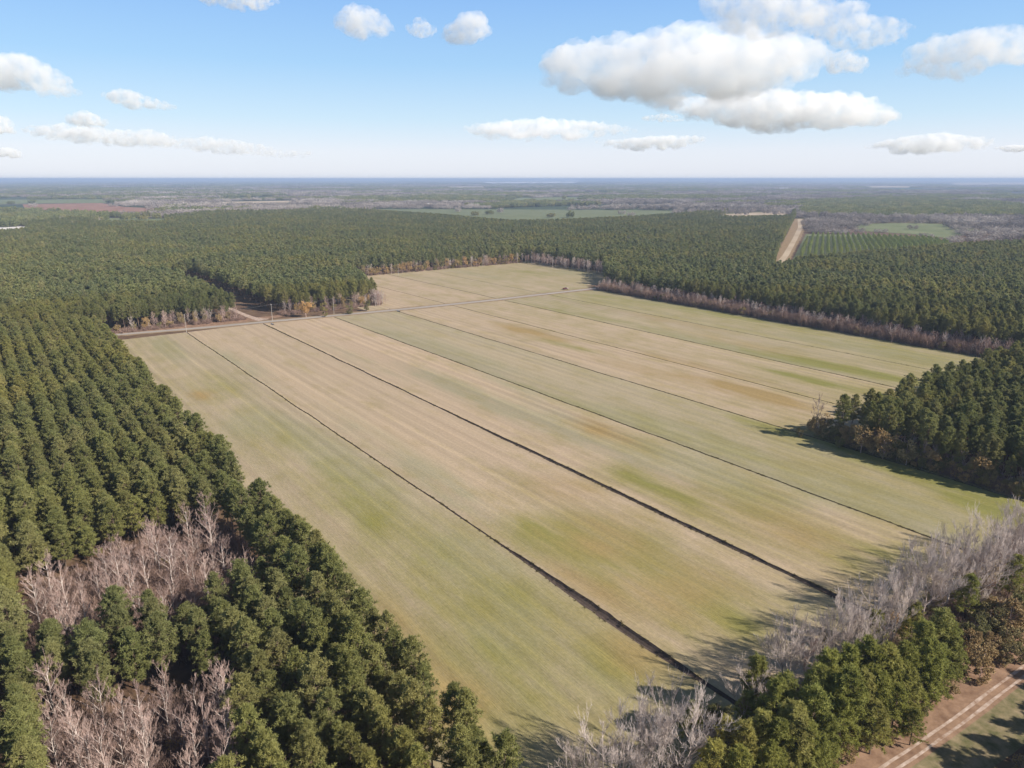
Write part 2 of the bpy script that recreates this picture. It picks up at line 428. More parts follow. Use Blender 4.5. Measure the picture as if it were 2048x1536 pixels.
def ribbon(name, line, widths, mat, z, label, kind='structure', cat='road', jitter=0.0):
    P = np.array(line, float)
    # resample
    seg = np.linalg.norm(np.diff(P, axis=0), axis=1); s = np.concatenate([[0], np.cumsum(seg)])
    n = max(8, min(400, int(s[-1] / 4))); t = np.linspace(0, s[-1], n)
    x = np.interp(t, s, P[:, 0]); y = np.interp(t, s, P[:, 1])
    w = np.interp(t, s, np.broadcast_to(widths, (len(P),)) if np.ndim(widths) else np.full(len(P), widths))
    for _ in range(3):
        x[1:-1] = (x[:-2] + x[1:-1] * 2 + x[2:]) / 4; y[1:-1] = (y[:-2] + y[1:-1] * 2 + y[2:]) / 4
    tx = np.gradient(x); ty = np.gradient(y); L = np.hypot(tx, ty); nx, ny = -ty / L, tx / L
    w1 = w / 2 * (1 + jitter * (vnoise(t / 3, t * 0, 4) - .5)); w2 = w / 2 * (1 + jitter * (vnoise(t / 3, t * 0 + 9, 4) - .5))
    V = np.concatenate([np.stack([x + nx * w1, y + ny * w1, x * 0 + z], -1), np.stack([x - nx * w2, y - ny * w2, x * 0 + z], -1)])
    i = np.arange(n - 1)
    f = np.stack([i, i + n, i + n + 1, i + 1], -1)
    o = obj(name, mesh(name, V, f, [mat]))
    return tag(o, label, cat, kind=kind)
# the cross road, its verges and the side lane
road_line = [at(-200, 708), at(60, 690), at(240, 668.5), at(400, 656), at(550, 642), at(700, 628), at(800, 619), at(900, 609), at(1000, 598.5), at(1090, 588), at(1180, 578), at(1260, 569)]
ribbon('verge', road_line, 13, M['verge'], 0.02, 'dry grassy verge along the cross road', cat='verge', jitter=.4)
ribbon('road', road_line, 6.5, M['road'], 0.04, 'worn grey road crossing between the two fields', jitter=.1)
ribbon('verge', [(66, 535), (100, 530), (150, 530), (178, 532)], [10, 14, 14, 9], M['straw'], 0.03, 'reddish brown verge under the left roadside pines', cat='verge', jitter=.5)
ribbon('lane', [at(528, 640), at(505, 636), at(478, 625), at(455, 614), at(425, 602)], [10, 5, 4, 3.5, 3], M['sandtrack'], 0.06, 'pale sandy lane entering the dark forest gap', cat='lane')
ribbon('verge', [at(1165, 580), at(1200, 577), at(1240, 570)], [6, 22, 24], M['straw'], 0.03, 'brown bank beside the far right forest corner', cat='verge')
# near dirt track in the bottom right corner
tl = [at(1500, 1720), at(1640, 1625), at(1791, 1530), at(1915, 1443), at(2047, 1343), at(2230, 1205), at(2500, 1010)]
def off(line, d):
    P = np.array(line); T = np.gradient(P, axis=0); T /= np.linalg.norm(T, axis=1)[:, None]
    return [(p[0] - t_[1] * d, p[1] + t_[0] * d) for p, t_ in zip(P, T)]
ribbon('verge', off(tl, 5.2), [9, 9, 9, 9, 9, 10, 12], M['straw'], 0.02, 'orange brown pine straw strip above the dirt track', cat='verge', jitter=.3)
ribbon('verge', off(tl, -5.4), 8.0, M['grassverge'], 0.021, 'patchy green and tan grass strip below the dirt track', cat='verge', jitter=.3)
ribbon('dirt_track', tl, 3.6, M['straw'], 0.045, 'brown dirt track with two pale wheel ruts', cat='track', jitter=.1)
for k, d in enumerate((-.8, .8)):
    ribbon('wheel_rut', off(tl, d), .55, M['sandtrack'], 0.07, ['pale wheel rut of the dirt track on its grassy side', 'pale wheel rut of the dirt track on its pine belt side'][k], cat='rut', jitter=.9)

def sheet(name, px, mat, z, label, cat='field'):
    P = poly(px)
    o = obj(name, mesh(name, [(a, b, z) for a, b in P], [tuple(range(len(P)))], [mat]))
    return tag(o, label, cat, kind='structure')
CLEAR = {
    'cut': [(45, 409), (200, 406), (250, 414), (322, 417), (318, 425), (200, 424), (50, 418)],
    'lgreen': [(-60, 400), (215, 398), (235, 406), (60, 407), (-60, 411)],
    'lthin': [(200, 436), (330, 437), (330, 443), (190, 443)],
    'pale': [(700, 418), (1290, 420), (1400, 424), (1290, 432), (1130, 440), (1020, 442), (900, 431), (800, 424)],
    'rtan': [(1410, 431), (1490, 426), (1582, 422), (1585, 431), (1480, 434)],
    'rgreen': [(1690, 449), (1800, 446), (1930, 449), (1962, 462), (1900, 477), (1820, 468), (1720, 462)],
    'lwhite': [(-60, 455), (62, 452), (50, 458), (-60, 466)],
    'far1': [(1720, 372), (1830, 372), (1830, 375), (1720, 375)],
    'far2': [(960, 364), (1160, 363), (1150, 366.5), (980, 367)],
    'far3': [(420, 404), (600, 401), (600, 405), (420, 407)],
    'far4': [(890, 373), (980, 373), (975, 375.5), (890, 375.5)],
    'far5': [(1900, 365), (2090, 364), (2090, 369), (1900, 370)],
    'far6': [(1000, 396), (1180, 394), (1180, 399), (1000, 401)],
}
sheet('field', CLEAR['cut'], M['cutover'], .3, 'reddish brown cutover field far left')
sheet('field', CLEAR['lgreen'], M['greenfield'], .3, 'far pale green field behind the reddish cutover')
sheet('field', CLEAR['lthin'], M['greenfield'], .3, 'thin green opening behind the left forest')
sheet('field', CLEAR['pale'], M['palegreen'], .3, 'long pale green young planting behind the central forest')
sheet('field', CLEAR['rtan'], M['tanfield'], .3, 'small tan field at the head of the far straight road')
sheet('field', CLEAR['rgreen'], M['greenfield'], .3, 'green field behind the grey trees above the planted rows')
sheet('sand', CLEAR['lwhite'], M['sand'], .3, 'bright white sand clearing at the left picture edge', 'sand')
sheet('field', CLEAR['far1'], M['tanfield'], .4, 'thin pale tan field near the horizon on the right')
sheet('sand', CLEAR['far2'], M['sand'], .4, 'bright white strip of sand on the horizon', 'sand')
sheet('field', CLEAR['far3'], M['tanfield'], .4, 'thin tan field among far grey woods left of centre')
sheet('field', CLEAR['far4'], M['tanfield'], .4, 'thin pale field under the white horizon strip')
sheet('field', CLEAR['far5'], M['tanfield'], .4, 'thin tan field at the right end of the horizon')
sheet('field', CLEAR['far6'], M['greenfield'], .4, 'far green field right of the white farm sheds')
FR = [at(1556, 530), at(1572, 510), at(1590, 478), at(1601, 455), at(1600, 438)]
ribbon('verge', [at(1550, 530), at(1565, 510), at(1585, 478), at(1596, 455), at(1596, 438)], [26, 26, 26, 30, 30], M['verge'], 0.25, 'brown bank along the far straight road', cat='verge', jitter=.3)
ribbon('road', FR, [8, 8, 8, 10, 12], M['tanfield'], 0.35, 'pale straight road running into the distance on the right')
# ------------------------------------------------------------------ tree meshes
def tube(path, r0, r1, sides=5):
    P = np.asarray(path, float); n = len(P)
    T = np.gradient(P, axis=0); T /= np.linalg.norm(T, axis=1)[:, None] + 1e-9
    ref = np.where(np.abs(T[:, 2:3]) > .9, np.array([[1., 0, 0]]), np.array([[0, 0, 1.]]))
    A = np.cross(T, ref); A /= np.linalg.norm(A, axis=1)[:, None] + 1e-9; B = np.cross(T, A)
    ang = np.arange(sides) * 2 * math.pi / sides
    r = np.linspace(r0, r1, n)[:, None, None]
    V = P[:, None, :] + r * (np.cos(ang)[None, :, None] * A[:, None, :] + np.sin(ang)[None, :, None] * B[:, None, :])
    i, k = np.meshgrid(np.arange(n - 1), np.arange(sides), indexing='ij')
    a = i * sides + k; b = i * sides + (k + 1) % sides
    F_ = np.stack([a, b, b + sides, a + sides], -1).reshape(-1, 4)
    return V.reshape(-1, 3), F_
class Acc:
    def __init__(s): s.V = []; s.F = []; s.n = 0
    def add(s, V, F_): s.V.append(V); s.F.append(F_ + s.n); s.n += len(V)
    def arr(s): return np.concatenate(s.V), np.concatenate(s.F)
def blades(centers, n_per, length, width, r, up=.25, quads=False):
    C = np.repeat(centers, n_per, 0); n = len(C)
    D = r.normal(size=(n, 3)); D[:, 2] += up; D /= np.linalg.norm(D, axis=1)[:, None]
    S = np.cross(D, r.normal(size=(n, 3))); S /= np.linalg.norm(S, axis=1)[:, None] + 1e-9
    L = length * r.uniform(.6, 1.25, (n, 1)); W = width * r.uniform(.7, 1.3, (n, 1))
    a = C - S * W * .5; b = C + S * W * .5; c = C + D * L
    V = np.stack([a, b, c + S * W * .25, c - S * W * .25], 1).reshape(-1, 3)
    F_ = np.arange(n * 4).reshape(-1, 4)
    return V, F_
def pine_parts(seed, h=17.0, full=False, far=False, long_crown=False):
    r = np.random.default_rng(seed)
    zb = h * (.42 if not long_crown else .22) ; Rm = r.uniform(2.3, 2.9) * (1.2 if long_crown else 1)
    lean = r.normal(0, .25, 2)
    tz = np.linspace(0, h * .97, 7)
    wob = np.cumsum(r.normal(0, .06, (7, 2)), 0)
    tp = np.stack([lean[0] * tz / h + wob[:, 0], lean[1] * tz / h + wob[:, 1], tz], 1)
    acc = Acc()
    acc.add(*tube(tp, .19, .04, 6 if not far else 3))
    nb = 26 if far else (66 if not long_crown else 84)
    centers = []
    for i in range(nb):
        t = (i + r.uniform(0, .9)) / nb
        z = zb + (h * .99 - zb) * t
        prof = (math.sin(math.pi * min(1, (t * .80 + .20))) ** .8) * (1.10 - .22 * t)
        if long_crown: prof = (1 - t) ** .7 * .95 + .14
        Rr = Rm * prof * r.uniform(.72, 1.18)
        az = i * 2.39996 + r.normal(0, .5)
        base = np.array([np.interp(z, tz, tp[:, 0]), np.interp(z, tz, tp[:, 1]), z])
        rise = r.uniform(-.02, .40) + .55 * t
        tip = base + np.array([math.cos(az) * Rr, math.sin(az) * Rr, Rr * rise])
        mid = (base + tip) / 2 + np.array([0, 0, -.1])
        if not far: acc.add(*tube([base, mid, tip], .05, .015, 3))
        k = 3 if far else 6
        for j in range(k):
            s = r.uniform(.35, 1.0) if j else 1.0
            p = base + (tip - base) * s + r.normal(0, .26, 3) * np.array([1, 1, .6]) * (1 if Rr > 1 else .6)
            centers.append(p)
    # a few dead stubs under the crown
    if not far:
        for i in range(9):
            z = h * r.uniform(.18, .5); az = r.uniform(0, 6.28); L = r.uniform(.5, 1.4)
            b = np.array([np.interp(z, tz, tp[:, 0]), np.interp(z, tz, tp[:, 1]), z])
            acc.add(*tube([b, b + [math.cos(az) * L, math.sin(az) * L, .1]], .035, .01, 3))
    C = np.array(centers)
    if far: V, F_ = blades(C, 12, .95, .34, r, .35)
    else: V, F_ = blades(C, 22, .52, .10, r, .35)
    return acc.arr(), (V, F_)
def bare_parts(seed, h=13.0, spread=.35, sides=4, first=.35, limbs=9, twigs=4, r0=.17, sub=5, fine=.022, curve=.5):
    """trunk and limbs as one mesh, fine branches as another"""
    r = np.random.default_rng(seed)
    tr, br = Acc(), Acc()
    n = 8; tz = np.linspace(0, h * .85, n); wob = np.cumsum(r.normal(0, .06, (n, 2)), 0)
    P = np.stack([wob[:, 0], wob[:, 1], tz], 1)
    tr.add(*tube(P, r0, r0 * .3, 6))
    def branch(base, d, L, rad, depth):
        m = 5; pts = [base]; dd = d.copy()
        for k in range(m - 1):
            dd = dd + r.normal(0, .065, 3) + np.array([0, 0, curve * .16]); dd /= np.linalg.norm(dd)
            pts.append(pts[-1] + dd * L / (m - 1))
        (tr if depth == 0 else br).add(*tube(pts, rad, rad * .35, sides if depth == 0 else 3))
        if depth >= 3: return
        kids = [sub, sub, twigs][depth]
        for k in range(kids):
            s = r.uniform(.22, 1.0); i = int(s * (m - 1)); i = min(i, m - 2)
            p = np.array(pts[i]) + (np.array(pts[i + 1]) - pts[i]) * (s * (m - 1) - i)
            nd = dd * r.uniform(.7, 1.1) + r.normal(0, .36, 3) + np.array([0, 0, .28]); nd /= np.linalg.norm(nd)
            branch(p, nd, L * r.uniform(.38, .58), max(rad * .45, fine * .7), depth + 1)
    for i in range(limbs):
        t = first + (1 - first) * (i + r.uniform(0, .8)) / limbs
        z = h * .85 * min(t, .99); az = i * 2.4 + r.normal(0, .4)
        b = np.array([np.interp(z, tz, P[:, 0]), np.interp(z, tz, P[:, 1]), z])
        L = h * spread * (1.25 - t * .6) * r.uniform(.8, 1.2)
        ud = .75 + .8 * t if spread < .33 else .55 + .6 * t
        d = np.array([math.cos(az), math.sin(az), ud]); d /= np.linalg.norm(d)
        branch(b, d, L, r0 * .42 * (1.2 - t * .5), 0)
    branch(P[-1], np.array([0, 0, 1.]), h * .2, r0 * .3, 1)
    return tr.arr(), br.arr()
def leafy_parts(seed, h=9.0, Rr=2.8, n=340, zc=.5, zlo=.28, bl=.34, bw=.22, per=9):
    r = np.random.default_rng(seed)
    acc = Acc(); lobes = []
    P = np.stack([np.cumsum(r.normal(0, .08, 6)), np.cumsum(r.normal(0, .08, 6)), np.linspace(0, h * .8, 6)], 1)
    acc.add(*tube(P, .14, .04, 5))
    for i in range(13):
        az = i * 2.4; z = h * r.uniform(zlo, .86); q = math.sqrt(max(.25, 1 - ((z / h - zc) / .5) ** 2))
        tip = np.array([math.cos(az) * Rr * q * r.uniform(.4, .85), math.sin(az) * Rr * q * r.uniform(.4, .85), z])
        acc.add(*tube([np.array([0, 0, z * .6]), (np.array([0, 0, z * .6]) + tip) / 2 + [0, 0, .2], tip], .06, .015, 3))
        lobes.append((tip, r.uniform(.75, 1.35) * Rr / 2.8))
    C = []
    for i in range(n):
        c, s = lobes[r.integers(len(lobes))]
        d = r.normal(size=3); d /= np.linalg.norm(d)
        C.append(c + d * s * r.uniform(.55, 1.05))
    V, F_ = blades(np.array(C), per, bl, bw, r, .1)
    return acc.arr(), (V, F_)
def brush_parts(seed, h=2.6, w=1.6, n=70):
    r = np.random.default_rng(seed); acc = Acc()
    for i in range(n):
        b = np.array([*r.normal(0, w * .35, 2), 0]); d = np.array([*r.normal(0, .28, 2), 1.]); d /= np.linalg.norm(d)
        L = h * r.uniform(.5, 1.15); p1 = b + d * L * .5; p2 = p1 + (d + r.normal(0, .22, 3)) * L * .5
        acc.add(*tube([b, p1, p2], .025, .010, 3))
        for k in range(3):
            s = p1 + (p2 - p1) * r.uniform(0, .8); e = s + (d + r.normal(0, .5, 3)) * L * .25
            acc.add(*tube([s, e], .014, .008, 3))
    return acc.arr()
def m2(name, part, mat): return mesh(name, part[0], part[1], [mat])
def joined(name, parts, mats):
    V = []; F_ = []; mi = []; n = 0
    for k, (v, f) in enumerate(parts):
        V.append(v); F_.append(f + n); mi.append(np.full(len(f), k)); n += len(v)
    return mesh(name, np.concatenate(V), np.concatenate(F_), mats, mat_idx=np.concatenate(mi))

NP = 8
pines = [pine_parts(100 + i) for i in range(NP)]
pine_me = [(m2('pine_trunk', a, M['pine_bark']), m2('pine_crown', b, M['needles'])) for a, b in pines]
lpines = [pine_parts(200 + i, h=15.5, long_crown=True) for i in range(4)]
lpine_me = [(m2('pine_trunk', a, M['pine_bark']), m2('pine_crown', b, M['needles_belt'])) for a, b in lpines]
upr = [bare_parts(300 + i, h=13, spread=.24, limbs=12, first=.28, fine=.018, sub=5, twigs=5, r0=.15) for i in range(5)]
upr_me = [(m2('bare_trunk', a, M['pale_bark']), m2('bare_branches', b, M['pink_bark'])) for a, b in upr]
upr_me2 = [(m2('bare_trunk', a, M['pale_bark']), m2('bare_branches', b, M['pale_bark'])) for a, b in upr]
vase = [bare_parts(400 + i, h=13, spread=.50, limbs=10, first=.22, r0=.2, sub=7, twigs=6, fine=.021, curve=.6) for i in range(4)]
vase_me = [(m2('bare_trunk', a, M['pale_bark']), m2('bare_branches', b, M['pale_bark'])) for a, b in vase]
leafy = [leafy_parts(500 + i, n=460, bl=.3, bw=.18, per=10) for i in range(4)]
shrubs = [leafy_parts(520 + i, n=620, bl=.3, bw=.17, per=10, zlo=.08) for i in range(4)]
autumn_me = [(m2('autumn_trunk', a, M['pink_bark']), m2('autumn_crown', b, M['autumn'])) for a, b in leafy]
olive_me = [(m2('shrub_stem', a, M['pink_bark']), m2('shrub_foliage', b, M['olive'])) for a, b in shrubs]
gold_me = [(m2('shrub_stem', a, M['pink_bark']), m2('shrub_foliage', b, M['autumn'])) for a, b in shrubs]

# ------------------------------------------------------------------ instanced masses (one object each)
def src_collection(name, meshes):
    c = bpy.data.collections.new(name)
    for i, me in enumerate(meshes):
        o = bpy.data.objects.new('%s_%02d' % (name, i), me); c.objects.link(o)
    return c
def mass(name, pts, rot, scl, idx, coll, label, cat):
    pts = np.asarray(pts, np.float32)
    me = bpy.data.meshes.new(name); me.vertices.add(len(pts)); me.vertices.foreach_set('co', pts.ravel())
    for an, ty, dat in (('rot', 'FLOAT', rot), ('idx', 'INT', idx), ('scl', 'FLOAT_VECTOR', scl)):
        a = me.attributes.new(an, ty, 'POINT')
        a.data.foreach_set('vector' if ty == 'FLOAT_VECTOR' else 'value', np.asarray(dat, np.int32 if ty == 'INT' else np.float32).ravel())
    o = obj(name, me); tag(o, label, cat, kind='stuff')
    ng = bpy.data.node_groups.new(name, 'GeometryNodeTree')
    ng.interface.new_socket('Geometry', in_out='INPUT', socket_type='NodeSocketGeometry')
    ng.interface.new_socket('Geometry', in_out='OUTPUT', socket_type='NodeSocketGeometry')
    N = ng.nodes; gi = N.new('NodeGroupInput'); go = N.new('NodeGroupOutput')
    ip = N.new('GeometryNodeInstanceOnPoints'); ci = N.new('GeometryNodeCollectionInfo')
    ci.inputs['Collection'].default_value = coll; ci.inputs['Separate Children'].default_value = True; ci.inputs['Reset Children'].default_value = True
    def na(nm, ty):
        x = N.new('GeometryNodeInputNamedAttribute'); x.data_type = ty; x.inputs['Name'].default_value = nm; return x.outputs['Attribute']
    cx = N.new('ShaderNodeCombineXYZ'); ng.links.new(na('rot', 'FLOAT'), cx.inputs['Z'])
    ng.links.new(gi.outputs[0], ip.inputs['Points']); ng.links.new(ci.outputs[0], ip.inputs['Instance'])
    ip.inputs['Pick Instance'].default_value = True
    ng.links.new(na('idx', 'INT'), ip.inputs['Instance Index'])
    ng.links.new(cx.outputs[0], ip.inputs['Rotation']); ng.links.new(na('scl', 'FLOAT_VECTOR'), ip.inputs['Scale'])
    ng.links.new(ip.outputs[0], go.inputs[0])
    md = o.modifiers.new('scatter', 'NODES'); md.node_group = ng
    return o

# ------------------------------------------------------------------ where the forest stands (v, u)
G1 = poly([(50, 1160), (110, 1110), (200, 1090), (250, 1050), (370, 1030), (470, 1030), (520, 1150), (470, 1200), (380, 1235), (230, 1235), (130, 1290), (80, 1290)], 10)
G2 = poly([(100, 1350), (200, 1385), (300, 1345), (440, 1330), (470, 1420), (450, 1640), (90, 1640)], 10)
BACK = poly([(-400, 470), (0, 455), (400, 438), (850, 425), (1000, 437), (1590, 430), (1600, 436), (1555, 522), (1600, 517), (1890, 492), (2048, 480), (2700, 470)])
PALE = {k: poly(p) for k, p in CLEAR.items()}
ORCH = poly([(1545, 530), (1590, 438), (1615, 436), (1700, 445), (1960, 448), (2100, 455), (2100, 478), (1890, 491), (1600, 517)])
def pine_allowed(v, u, h):
    q = H / (H - .8 * h)
    ok = np.zeros(v.shape, bool)
    ok |= (v < 53.3) & (u > 8) & (u < 516)
    ok |= (v > 261) & (u > 60) & (u < 136.5)
    ok |= (v > 475) & (u > 60) & (u < 486)
    ok |= (v > 490) & (u > 470) & (v > np.minimum(483 + (u - 497) * .96, 553))
    ok |= (u > 541) & (v < 258 + (u - 515) * .27)
    ok |= (u > 713) & (v > 300)
    ok &= ~((v > 152) & (v < 179) & (u > 500) & (u < 800) & (u < 800))
    ok &= ~((v > 150) & (v < 160) & (u > 500) & (u < 560))
    ok &= ~inside(G1, v, u) & ~inside(G2, v, u)
    for P in [ORCH] + [PALE[k] for k in ('pale', 'lwhite', 'rtan', 'rgreen', 'cut', 'lgreen', 'lthin')]:
        for fr_ in (0, .33, .66, 1.0):
            q_ = 1 + (q - 1) * fr_; ok &= ~inside(P, v * q_, u * q_)
    # openings in the plantation
    return ok
def in_view(v, u, h, m=260):
    x, y, d = to_px(v, u, h * .7); x0, y0, d0 = to_px(v, u, h)
    return (d > 20) & (x > -m) & (x < 2048 + m) & (y0 < 1536 + 300)

def rows(v0, v1, u0, u1, dv, du, jit, seed):
    r = np.random.default_rng(seed)
    vs = np.arange(v0, v1, dv); us = np.arange(u0, u1, du)
    gv, gu = np.meshgrid(vs, us, indexing='ij')
    ri, ci = np.meshgrid(np.arange(len(vs)), np.arange(len(us)), indexing='ij')
    gu = gu + r.uniform(-.5, .5, (len(vs), 1)) * du
    v = gv + r.normal(0, jit, gv.shape); u = gu + r.normal(0, jit * 1.5, gv.shape)
    return v.ravel(), u.ravel(), ri.ravel(), ci.ravel()
# near stands: planted rows parallel to the ditches
P_V, P_U, P_R, P_H, P_Z = [], [], [], [], []
def put(v, u, zone, row, keep=1.0, hs=1.0):
    h = 17.0 * hs * np.clip(rng.normal(1, .10, v.shape), .70, 1.25)
    ok = pine_allowed(v, u, h) & in_view(v, u, h) & (rng.random(v.shape) < keep)
    P_V.append(v[ok]); P_U.append(u[ok]); P_H.append(h[ok]); P_Z.append(np.full(ok.sum(), zone)); P_R.append(row[ok])
v, u, ri, ci = rows(-330, 53, 8, 512, -1, 1, 1, 1) if False else rows(53 - 6.0 * 62, 53.1, 8, 514, 6.0, 3.6, .35, 1)
put(v, u, 0, (62 - ri), .97)
v, u, ri, ci = rows(262.8, 620, 62, 136, 5.2, 4.2, 1.0, 2); put(v, u, 1, ri, .93, .98)
v, u, ri, ci = rows(477, 1100, 60, 486, 5.6, 4.6, 1.2, 3); put(v, u, 2, ri, .92)
RMID = 1000.0
def scatter(rlo, rhi, sp, seed):
    r = np.random.default_rng(seed); lim = rhi
    a = np.arange(-lim, lim, sp)
    gv, gu = np.meshgrid(a, a[a > -100], indexing='ij')
    v = (gv + r.uniform(-.42, .42, gv.shape) * sp).ravel(); u = (gu + r.uniform(-.42, .42, gu.shape) * sp).ravel()
    rr = np.hypot(v, u); f = (v * sY + u * cY) / np.maximum(rr, 1)
    k = (rr > rlo) & (rr < rhi) & (f > .75)
    return v[k], u[k]
v, u = scatter(350, 1050, 5.3, 7); k = (u > 512) | (v > 1090) | ((v > 486) & (u > 486))
v, u = v[k], u[k]; k = ~((v > 477) & (u < 486)); v, u = v[k], u[k]
put(v, u, 3, np.zeros(len(v), int), .93)
v, u = scatter(1050, 2250, 6.6, 8)
lim = inside(BACK, v, u)
# keep forest nearer than the back line
x_, y_, d_ = to_px(v, u, 0)
backy = np.interp(x_, [-400, 0, 400, 850, 1000, 1300, 1590, 1600, 1890, 2048, 2700], [470, 455, 438, 425, 437, 433, 430, 517, 492, 480, 470])
backy = backy + (vnoise(x_ / 70, y_ * 0, 71) - .5) * 9
k = (y_ > backy)
put(v[k], u[k], 3, np.zeros(k.sum(), int), .93, 1.0)
PV, PU, PR_, PH, PZ = map(np.concatenate, (P_V, P_U, P_R, P_H, P_Z))
DIST = np.hypot(PV, PU)
print('pines', len(PV))

# choose the 300 pines that show largest, leaving places for the hand placed ones
HAND_L = [  # near belt beside the dirt track: px of the crown top, height
    (1387, 1403, 9), (1456, 1440, 14), (1494, 1444, 15), (1521, 1313, 14), (1563, 1361, 17), (1578, 1353, 17), (1634, 1375, 17), (1660, 1305, 17), (1698, 1294, 17), (1741, 1278, 18),
    (1773, 1294, 17), (1794, 1316, 15), (1856, 1244, 17), (1885, 1220, 17), (1757, 1407, 11), (1834, 1418, 8), (1544, 1490, 14), (1602, 1440, 15), (1690, 1400, 13), (1480, 1500, 15),
    (1915, 1275, 12), (1860, 1330, 11), (1800, 1370, 12), (1640, 1470, 12), (1430, 1490, 15), (1680, 1350, 15), (1735, 1345, 15), (1600, 1500, 10), (1640, 1330, 16), (1560, 1440, 15), (1395, 1535, 14), (1880, 1290, 14), (1590, 1410, 16), (1705, 1340, 17), (1815, 1290, 16), (1860, 1280, 16), (1530, 1430, 15), (1660, 1430, 14), (1765, 1350, 14), (1820, 1340, 13), (1480, 1540, 12), (1545, 1530, 11), (1620, 1450, 14), (1905, 1245, 14), (1945, 1150, 12), (1830, 1205, 12), (1500, 1385, 12), (2035, 1110, 13), (1755, 1225, 11)]
x, y, d = to_px(PV, PU, PH * .75)
vis = (x > 0) & (x < 2048) & (y < 1536)
order = np.argsort(np.where(vis, d, 1e9))
N_IND = 300 - len(HAND_L) - 9
ind = np.zeros(len(PV), bool); ind[order[:N_IND]] = True

def words(n):
    ones = ['zeroth', 'first', 'second', 'third', 'fourth', 'fifth', 'sixth', 'seventh', 'eighth', 'ninth', 'tenth', 'eleventh', 'twelfth', 'thirteenth', 'fourteenth', 'fifteenth', 'sixteenth', 'seventeenth', 'eighteenth', 'nineteenth']
    tens = ['', '', 'twenty', 'thirty', 'forty', 'fifty', 'sixty', 'seventy', 'eighty', 'ninety']
    tenth = ['', '', 'twentieth', 'thirtieth', 'fortieth', 'fiftieth', 'sixtieth', 'seventieth', 'eightieth', 'ninetieth']
    if n < 20: return ones[n]
    if n >= 100: return 'hundred and ' + words(n - 100)
    return tenth[n // 10] if n % 10 == 0 else tens[n // 10] + ' ' + ones[n % 10]
def cardinal(n):
    o = 'zero one two three four five six seven eight nine ten eleven twelve thirteen fourteen fifteen sixteen seventeen eighteen nineteen'.split()
    t = ['', '', 'twenty', 'thirty', 'forty', 'fifty', 'sixty', 'seventy']
    return o[n] if n < 20 else (t[n // 10] + ('-' + o[n % 10] if n % 10 else ''))
def tree(name, meshes, v, u, s, sz, rot, label, cat, group, parts=('trunk', 'crown')):
    t = empty(name, (v, u, -.03)); t.scale = (s, s, sz); t.rotation_euler = (0, 0, rot)
    for nm, me in zip(parts, meshes): obj(nm, me, t)
    tag(t, label, cat, group); return t
ii = np.where(ind)[0]
byrow = {}
for k in ii: byrow.setdefault((int(PZ[k]), int(PR_[k])), []).append(k)
for (z, rw), lst in byrow.items():
    lst.sort(key=lambda k: PU[k])
    for n_, k in enumerate(lst):
        who = ['left plantation', 'right pine block', 'right forest', 'far forest'][z]
        lab = ('pine %s from the bottom in plantation row %s left of the field' % (words(n_ + 1), cardinal(rw + 1))) if z == 0 else \
              ('pine %s from the front in row %s of the right pine block' % (words(n_ + 1), cardinal(rw + 1)))
        s = PH[k] / 17.0
        tree('pine_tree', pine_me[k % NP], PV[k], PU[k], s * (rng.uniform(.86, 1.02) if z == 0 else rng.uniform(.95, 1.15)), s, rng.uniform(0, 6.28), lab, 'pine tree', 'pines in the plantations')
ex_v, ex_u = np.meshgrid(np.arange(128, 330, 5.2), np.arange(-30, 16, 5.0)); ex_v = ex_v.ravel() + rng.normal(0, .9, ex_v.size); ex_u = ex_u.ravel() + rng.normal(0, .9, ex_u.size)
n_ex = len(ex_v); PV = np.concatenate([PV, ex_v]); PU = np.concatenate([PU, ex_u]); PH = np.concatenate([PH, rng.uniform(13, 19, n_ex)]); ind = np.concatenate([ind, np.zeros(n_ex, bool)]); DIST = np.hypot(PV, PU)
fr = ~ind
near = fr & (DIST < 620)
mid = fr & (DIST >= 620)
pine_join = [joined('pine_whole', p, [M['pine_bark'], M['needles']]) for p in pines]
farp = [pine_parts(600 + i, far=True) for i in range(5)]
farpine_join = [joined('pine_far_whole', p, [M['pine_bark'], M['needles_far']]) for p in farp]
c_near = src_collection('pine_source', pine_join); c_far = src_collection('pine_distant_source', farpine_join)
def scl3(h, lo, hi, base=17.0):
    s = h / base; w = s * rng.uniform(lo, hi, h.shape)
    return np.stack([w, w, s], -1)
def P3(v, u): return np.stack([v, u, np.full(len(v), -.03)], -1)
mass('pine_forest', P3(PV[near], PU[near]), rng.uniform(0, 6.28, near.sum()), scl3(PH[near], .84, 1.04), rng.integers(0, NP, near.sum()), c_near, 'closed green pine forest around the field', 'pine forest')
mass('pine_forest', P3(PV[mid], PU[mid]), rng.uniform(0, 6.28, mid.sum()), scl3(PH[mid], .9, 1.15), rng.integers(0, 5, mid.sum()), c_far, 'vast green pine forest beyond the road and far field', 'pine forest')

# hand placed pines of the near belt
HL = sorted(HAND_L)
for n_, (a, b, hh) in enumerate(HL):
    v, u = at(a, b, hh)
    s = hh / 15.5; w = s * rng.uniform(1.0, 1.2) * (1.15 if hh < 12 else 1)
    tree('pine_tree', lpine_me[n_ % 4], v, u, w, s, rng.uniform(0, 6.28), 'bushy yellow green pine in the belt by the dirt track, %s from the left' % words(n_ + 1), 'pine tree', 'pines in the belt by the dirt track')

